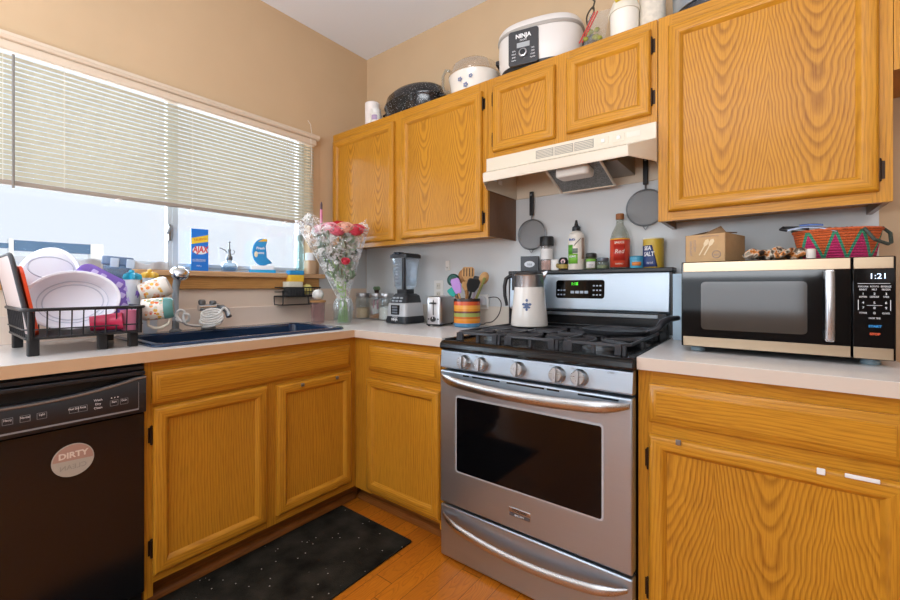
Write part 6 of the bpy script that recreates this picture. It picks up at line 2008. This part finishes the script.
mb.build('blue_patch', mat('blue print', '5a78b8', 0.7), t0, recalc=False, solid=0.002)
MB().tube([(-0.035, -0.018, 0.012), (-0.052, -0.010, 0.018), (-0.045, 0.012, 0.026), (-0.01, 0.02, 0.024), (0.02, 0.012, 0.016)], 0.0042, 8).build('elastic', BLACKPL, t0)
t0 = tag(MB().lathe([(0.011, 0), (0.012, 0.002), (0.0115, 0.028), (0.009, 0.030), (0, 0.030)], 18).build('bottle_cap', mat('cream plastic cap', 'eadfd2', 0.4)), 'small cream bottle cap standing in front of the woven basket', 'cap')
t0.location = (2.405, -0.335, mz + 0.0005)

# ------------------------------------------------------------------ on top of the wall cabinets
cz = 2.1405
t0 = tag(MB().lathe([(0, 0), (0.046, 0), (0.048, 0.004), (0.048, 0.165), (0.045, 0.168), (0, 0.168)], 28).build('canister', mat('white paper tube', 'efe8e4', 0.5)), 'tall white canister at the left end above the corner cabinet', 'canister')
t0.location = (0.285, -0.20, cz)
t0 = thing('pill_bottle', 'short white bottle with coloured print beside the speckled roaster', 'bottle', (0.365, -0.245, cz), face(0.36, -0.24))
MB().lathe([(0, 0), (0.035, 0), (0.036, 0.003), (0.036, 0.062), (0.03, 0.07), (0, 0.07)], 24).build('bottle', WHITEPL, t0)
MB().lathe([(0.031, 0.0702), (0.032, 0.073), (0.032, 0.09), (0, 0.092)], 24).build('lid', WHITEPL, t0)
patch(t0, 'print', mat('lilac print', 'b9a4c8', 0.5), -0.8, 0.2, 0.02, 0.05, 0.0364)

m, t = new_mat('speckled black enamel')
tc = t.n('ShaderNodeTexCoord')
vo = t.n('ShaderNodeTexVoronoi', {'Vector': tc.outputs['Object'], 'Scale': 170.0})
sp = t.m('LESS_THAN', vo.outputs['Distance'], t.m('MULTIPLY', t.n('ShaderNodeSeparateColor', {0: vo.outputs['Color']}).outputs[1], 0.30))
t.set(t.b.inputs['Base Color'], t.mix(sp, lin('17181b'), lin('c8c9cc')))
t.b.inputs['Roughness'].default_value = 0.18
SPK = m
t0 = thing('roasting_pan', 'speckled black enamel oval roaster with lid on the corner cabinet', 'roaster', (0.622, -0.165, cz))
MB().lathe([(0, 0), (0.185, 0), (0.205, 0.012), (0.218, 0.075), (0.224, 0.080), (0.224, 0.084), (0, 0.084)], 56, sy=0.60).build('pan', SPK, t0)
MB().lathe([(0.224, 0.0845), (0.226, 0.088), (0.219, 0.098), (0.205, 0.135), (0.17, 0.158), (0.10, 0.168), (0, 0.170)], 56, sy=0.60).build('lid', SPK, t0)
for s_ in (-1, 1):
    MB().tube([(s_ * 0.215, -0.035, 0.07), (s_ * 0.24, -0.03, 0.066), (s_ * 0.25, 0, 0.065), (s_ * 0.24, 0.03, 0.066), (s_ * 0.215, 0.035, 0.07)], 0.006, 8).build('handle', SPK, t0)

t0 = thing('casserole_dish', 'white casserole dish with a clear glass lid between roaster and slow cooker', 'casserole', (1.048, -0.165, cz), 0.2)
WC = mat('milk white ceramic', 'eee9df', 0.18, coat=0.3)
MB().lathe([(0, 0), (0.112, 0), (0.122, 0.008), (0.136, 0.105), (0.140, 0.11), (0.136, 0.113), (0, 0.113)], 48, sy=0.86).build('dish', WC, t0)
MB().lathe([(0.138, 0.1135), (0.140, 0.118), (0.134, 0.130), (0.124, 0.165), (0.085, 0.195), (0.02, 0.203), (0.016, 0.212), (0.024, 0.226), (0, 0.230)], 48, sy=0.86).build('glass_lid', glassy('smoky lid glass', (0.95, 0.93, 0.90), 0.04, 0.10, 'e6dccb', 1.0), t0)
for dx, dz, s_ in ((-0.03, 0.062, 1.0), (0.03, 0.068, 0.9), (0.0, 0.03, 1.1)):
    mb = MB()
    for k_ in range(5):
        q = 2 * PI * k_ / 5
        mb.ball((dx + 0.008 * s_ * math.cos(q), -0.1085 - dz * 0.125, dz + 0.008 * s_ * math.sin(q)), 0.005 * s_, 0.0022, 0.005 * s_, 8, 5)
    mb.build('flower_print', mat('soft blue print', '7d88a8', 0.5), t0)
MB().tube([(-0.128, -0.03, 0.165), (-0.150, -0.036, 0.172), (-0.166, -0.04, 0.140), (-0.168, -0.04, 0.085), (-0.155, -0.036, 0.050), (-0.130, -0.03, 0.055)], 0.008, 10).build('loop_handle', glassy('thick handle glass', (0.84, 0.85, 0.82), 0.04, 0.35, 'c2bdae', 1.0), t0)

# slow cooker
t0 = thing('slow_cooker', 'white and grey oval multicooker with a black control panel above the hood cabinet', 'cooker', (1.432, -0.158, cz), 0.22)
CW = mat('pearl white metal', 'e3ded8', 0.28, 0.1, coat=0.2)


def ov(a_, b_, z_, n=64, p=2.6):
    out = []
    for i in range(n):
        q = 2 * PI * i / n
        c_, s_ = math.cos(q), math.sin(q)
        out.append((a_ * abs(c_) ** (2 / p) * (1 if c_ >= 0 else -1), b_ * abs(s_) ** (2 / p) * (1 if s_ >= 0 else -1), z_))
    return out


MB().loft([ov(0.165, 0.112, 0.0), ov(0.180, 0.126, 0.004), ov(0.186, 0.130, 0.022)], 0, True).build('base', BLACKPL, t0)
MB().loft([ov(0.186, 0.130, 0.0225), ov(0.197, 0.138, 0.05), ov(0.200, 0.140, 0.12), ov(0.198, 0.138, 0.168)], 0, True).build('body', CW, t0)
MB().loft([ov(0.200, 0.140, 0.1685), ov(0.205, 0.144, 0.175), ov(0.203, 0.142, 0.183)], 0, True).build('rim_seal', mat('warm grey seal', 'a8a29a', 0.4), t0)
ld = MB().loft([ov(0.200, 0.140, 0.1835), ov(0.200, 0.140, 0.198), ov(0.188, 0.130, 0.215), ov(0.15, 0.10, 0.226), ov(0.06, 0.04, 0.23)], 0, True).build('lid', CW, t0)
MB().rbox(-0.05, 0.05, -0.012, 0.012, 0.229, 0.252, 0.008).build('lid_handle', BLACKPL, ld, bevel=0.005)
pn = MB().loft([[(x_, y_, z_) for x_, z_ in MB().rpoly(-0.117, 0.022, 0.006, 0.165, 0.012)] for y_ in (-0.132, -0.1455)], 0, False).build('control_panel', mat('charcoal gloss panel', '3a3a3c', 0.25), t0, bevel=0.002)
text('NINJA', 0.026, WHITEINK, pn, (-0.0475, -0.1459, 0.136), bold=0.0010)
text('FOODI', 0.010, WHITEINK, pn, (-0.0475, -0.1459, 0.117))
MB().rbox(-0.077, -0.018, -0.1465, -0.145, 0.084, 0.106, 0.0006).build('display', mat('pale lcd', 'a9adb0', 0.3), pn)
mb = MB().lathe([(0.020, 0), (0.019, 0.010), (0.016, 0.012), (0, 0.012)], 24)
mb.xf(0, Matrix.Translation((-0.0475, -0.1455, 0.056)) @ Matrix.Rotation(PI / 2, 4, 'X'))
mb.build('dial', STEEL_Z, pn)
mb = MB().lathe([(0.013, 0.0125), (0.013, 0.0128)], 20)
mb.xf(0, Matrix.Translation((-0.0475, -0.1455, 0.056)) @ Matrix.Rotation(PI / 2, 4, 'X'))
mb.build('dial_face', BLACKPL, pn)
for s_ in (-1, 1):
    for i, wd in enumerate(('SEAR', 'STEAM', 'BAKE', 'WARM')):
        text(wd if s_ < 0 else ('TIME', 'TEMP', 'START', 'POWER')[i], 0.0085, WHITEINK, pn, (-0.0475 + s_ * 0.044, -0.1459, 0.072 - i * 0.014), sx=0.8)
for s_ in (-1, 1):
    MB().rbox(s_ * 0.206 - 0.012, s_ * 0.206 + 0.012, -0.035, 0.035, 0.09, 0.112, 0.008).build('side_handle', BLACKPL, t0, bevel=0.004)
cr = [(0.185, 0.06, 0.05), (0.225, 0.0, 0.13), (0.215, -0.03, 0.21), (0.245, -0.06, 0.235), (0.250, -0.075, 0.20), (0.228, -0.08, 0.16), (0.232, -0.085, 0.13), (0.246, -0.09, 0.10)]
cv = []
for i in range(len(cr) - 1):
    for k_ in range(6):
        q = k_ / 6
        p0, p1, p2, p3 = (Vector(cr[max(i - 1, 0)]), Vector(cr[i]), Vector(cr[i + 1]), Vector(cr[min(i + 2, len(cr) - 1)]))
        cv.append(0.5 * ((2 * p1) + (-p0 + p2) * q + (2 * p0 - 5 * p1 + 4 * p2 - p3) * q * q + (-p0 + 3 * p1 - 3 * p2 + p3) * q ** 3))
cd = MB().tube(cv, 0.0036, 8).build('power_cord', mat('dark olive cord', '3f382a', 0.5), t0)
MB().tube([(0.247, -0.075, 0.215), (0.255, -0.08, 0.245), (0.24, -0.085, 0.262)], 0.004, 8).build('cord_tie', MATS['dark olive cord'], cd)
mb = MB().rbox(-0.022, 0.022, -0.015, 0.015, -0.018, 0.018, 0.008)
mb.xf(0, Matrix.Translation((0.244, -0.088, 0.075)) @ Matrix.Rotation(0.35, 4, 'Y'))
pl = mb.build('plug', BLACKPL, cd, bevel=0.004)

# zip bag, canisters, pot
ZB = glassy('zip bag film', (0.96, 0.96, 0.95), 0.1, 0.14, 'e6e2d6')
t0 = thing('zip_bag', 'clear zip bag with red seal and yellow snacks beside the slow cooker', 'bag', (1.700, -0.222, cz), 0.2)
mb = MB()
mb.grid(lambda u, v: (-0.04 + 0.085 * u + 0.03 * v, -0.020 * math.sin(PI * u) * (1 - v) - 0.004, 0.002 + 0.165 * v), 12, 10)
mb.grid(lambda u, v: (-0.04 + 0.085 * u + 0.03 * v, 0.020 * math.sin(PI * u) * (1 - v) - 0.003, 0.002 + 0.165 * v), 12, 10)
mb.build('film', ZB, t0, recalc=False)
mb = MB()
for o_ in (0.0, 0.012):
    mb.tube([(-0.052 + o_, -0.006, 0.050), (-0.018 + o_, -0.006, 0.110), (0.012 + o_, -0.006, 0.168)], 0.0032, 6)
mb.build('zip_seal', mat('red zip', 'c8403c', 0.4), t0)
for i in range(9):
    mb = MB().ball((RND.uniform(-0.03, 0.04), RND.uniform(-0.008, 0.008) - 0.003, 0.045 + RND.uniform(0, 0.05)), 0.012, 0.008, 0.010, 10, 6)
    mb.build('snack', mat('yellow snack', 'd9c22a' if i % 3 else '8a8a2a', 0.5), t0)
t0 = thing('canister', 'white lidded canister with a yellow tab above the hood cabinet', 'canister', (1.826, -0.195, cz))
MB().lathe([(0, 0), (0.050, 0), (0.053, 0.004), (0.056, 0.125), (0, 0.125)], 32).build('body', mat('white canister plastic', 'efeade', 0.35), t0)
MB().lathe([(0.061, 0.1252), (0.061, 0.132), (0.056, 0.150), (0.046, 0.175), (0.04, 0.18), (0, 0.18)], 32).build('lid', mat('off white lid', 'e3dccb', 0.4), t0)
mb = MB().rbox(-0.022, 0.022, -0.064, -0.045, 0.158, 0.172, 0.004)
mb.build('yellow_tab', mat('yellow tab', 'd9c43a', 0.4), t0, bevel=0.003)
t0 = thing('storage_jar', 'frosted pale jar with a cloudy pattern against the big cabinet corner', 'jar', (1.925, -0.155, cz))
MB().lathe([(0, 0), (0.046, 0), (0.049, 0.005), (0.049, 0.175), (0.044, 0.19), (0, 0.19)], 32).build('jar', mat('frosted pale plastic', 'd9cebd', 0.5, var=0.12, vscale=45), t0)
MB().lathe([(0.047, 0.1902), (0.048, 0.194), (0.048, 0.215), (0, 0.218)], 32).build('lid', mat('cream lid', 'e6dfd0', 0.4), t0)
t0 = thing('steel_pot', 'stainless steel pot with black base on the big wall cabinet', 'pot', (2.13, -0.155, cz))
MB().lathe([(0, 0), (0.112, 0), (0.122, 0.010), (0.124, 0.028), (0.120, 0.03), (0, 0.03)], 48).build('base', mat('dark pot base', '3a3b40', 0.3, 0.4), t0)
MB().lathe([(0.120, 0.0302), (0.128, 0.034), (0.130, 0.18), (0.133, 0.184), (0, 0.184)], 48).build('pot', STEEL, t0)
mb = MB().lathe([(0.010, 0), (0.010, 0.012), (0, 0.012)], 16)
mb.xf(0, Matrix.Translation((-0.02, -0.127, 0.05)) @ Matrix.Rotation(PI / 2, 4, 'X'))
mb.build('knob', BLACKPL, t0)

# ------------------------------------------------------------------ floor mat
m, t = new_mat('black pile mat')
tc = t.n('ShaderNodeTexCoord')
nz = t.noise(tc.outputs['Object'], 9.0, 4.0)
vo = t.n('ShaderNodeTexVoronoi', {'Vector': tc.outputs['Object'], 'Scale': 34.0})
sp = t.m('MULTIPLY', t.m('LESS_THAN', vo.outputs['Distance'], 0.085), t.m('GREATER_THAN', t.n('ShaderNodeSeparateColor', {0: vo.outputs['Color']}).outputs[0], 0.35))
t.set(t.b.inputs['Base Color'], t.mix(sp, t.ramp(nz, [(0.3, lin('16140f')), (0.75, lin('38342c'))]), lin('b5ada2')))
t.b.inputs['Roughness'].default_value = 0.95
t.b.inputs['Specular IOR Level'].default_value = 0.1
t.bump(t.noise(tc.outputs['Object'], 260.0, 2.0), 0.7, 0.004)
t0 = MB().rbox(0.560, 1.052, -1.95, -0.655, 0.0008, 0.009, 0.008).build('floor_mat', m, bevel=0.003)
tag(t0, 'black floor mat flecked with crumbs in front of the sink cabinet', 'mat')

flush_texts()
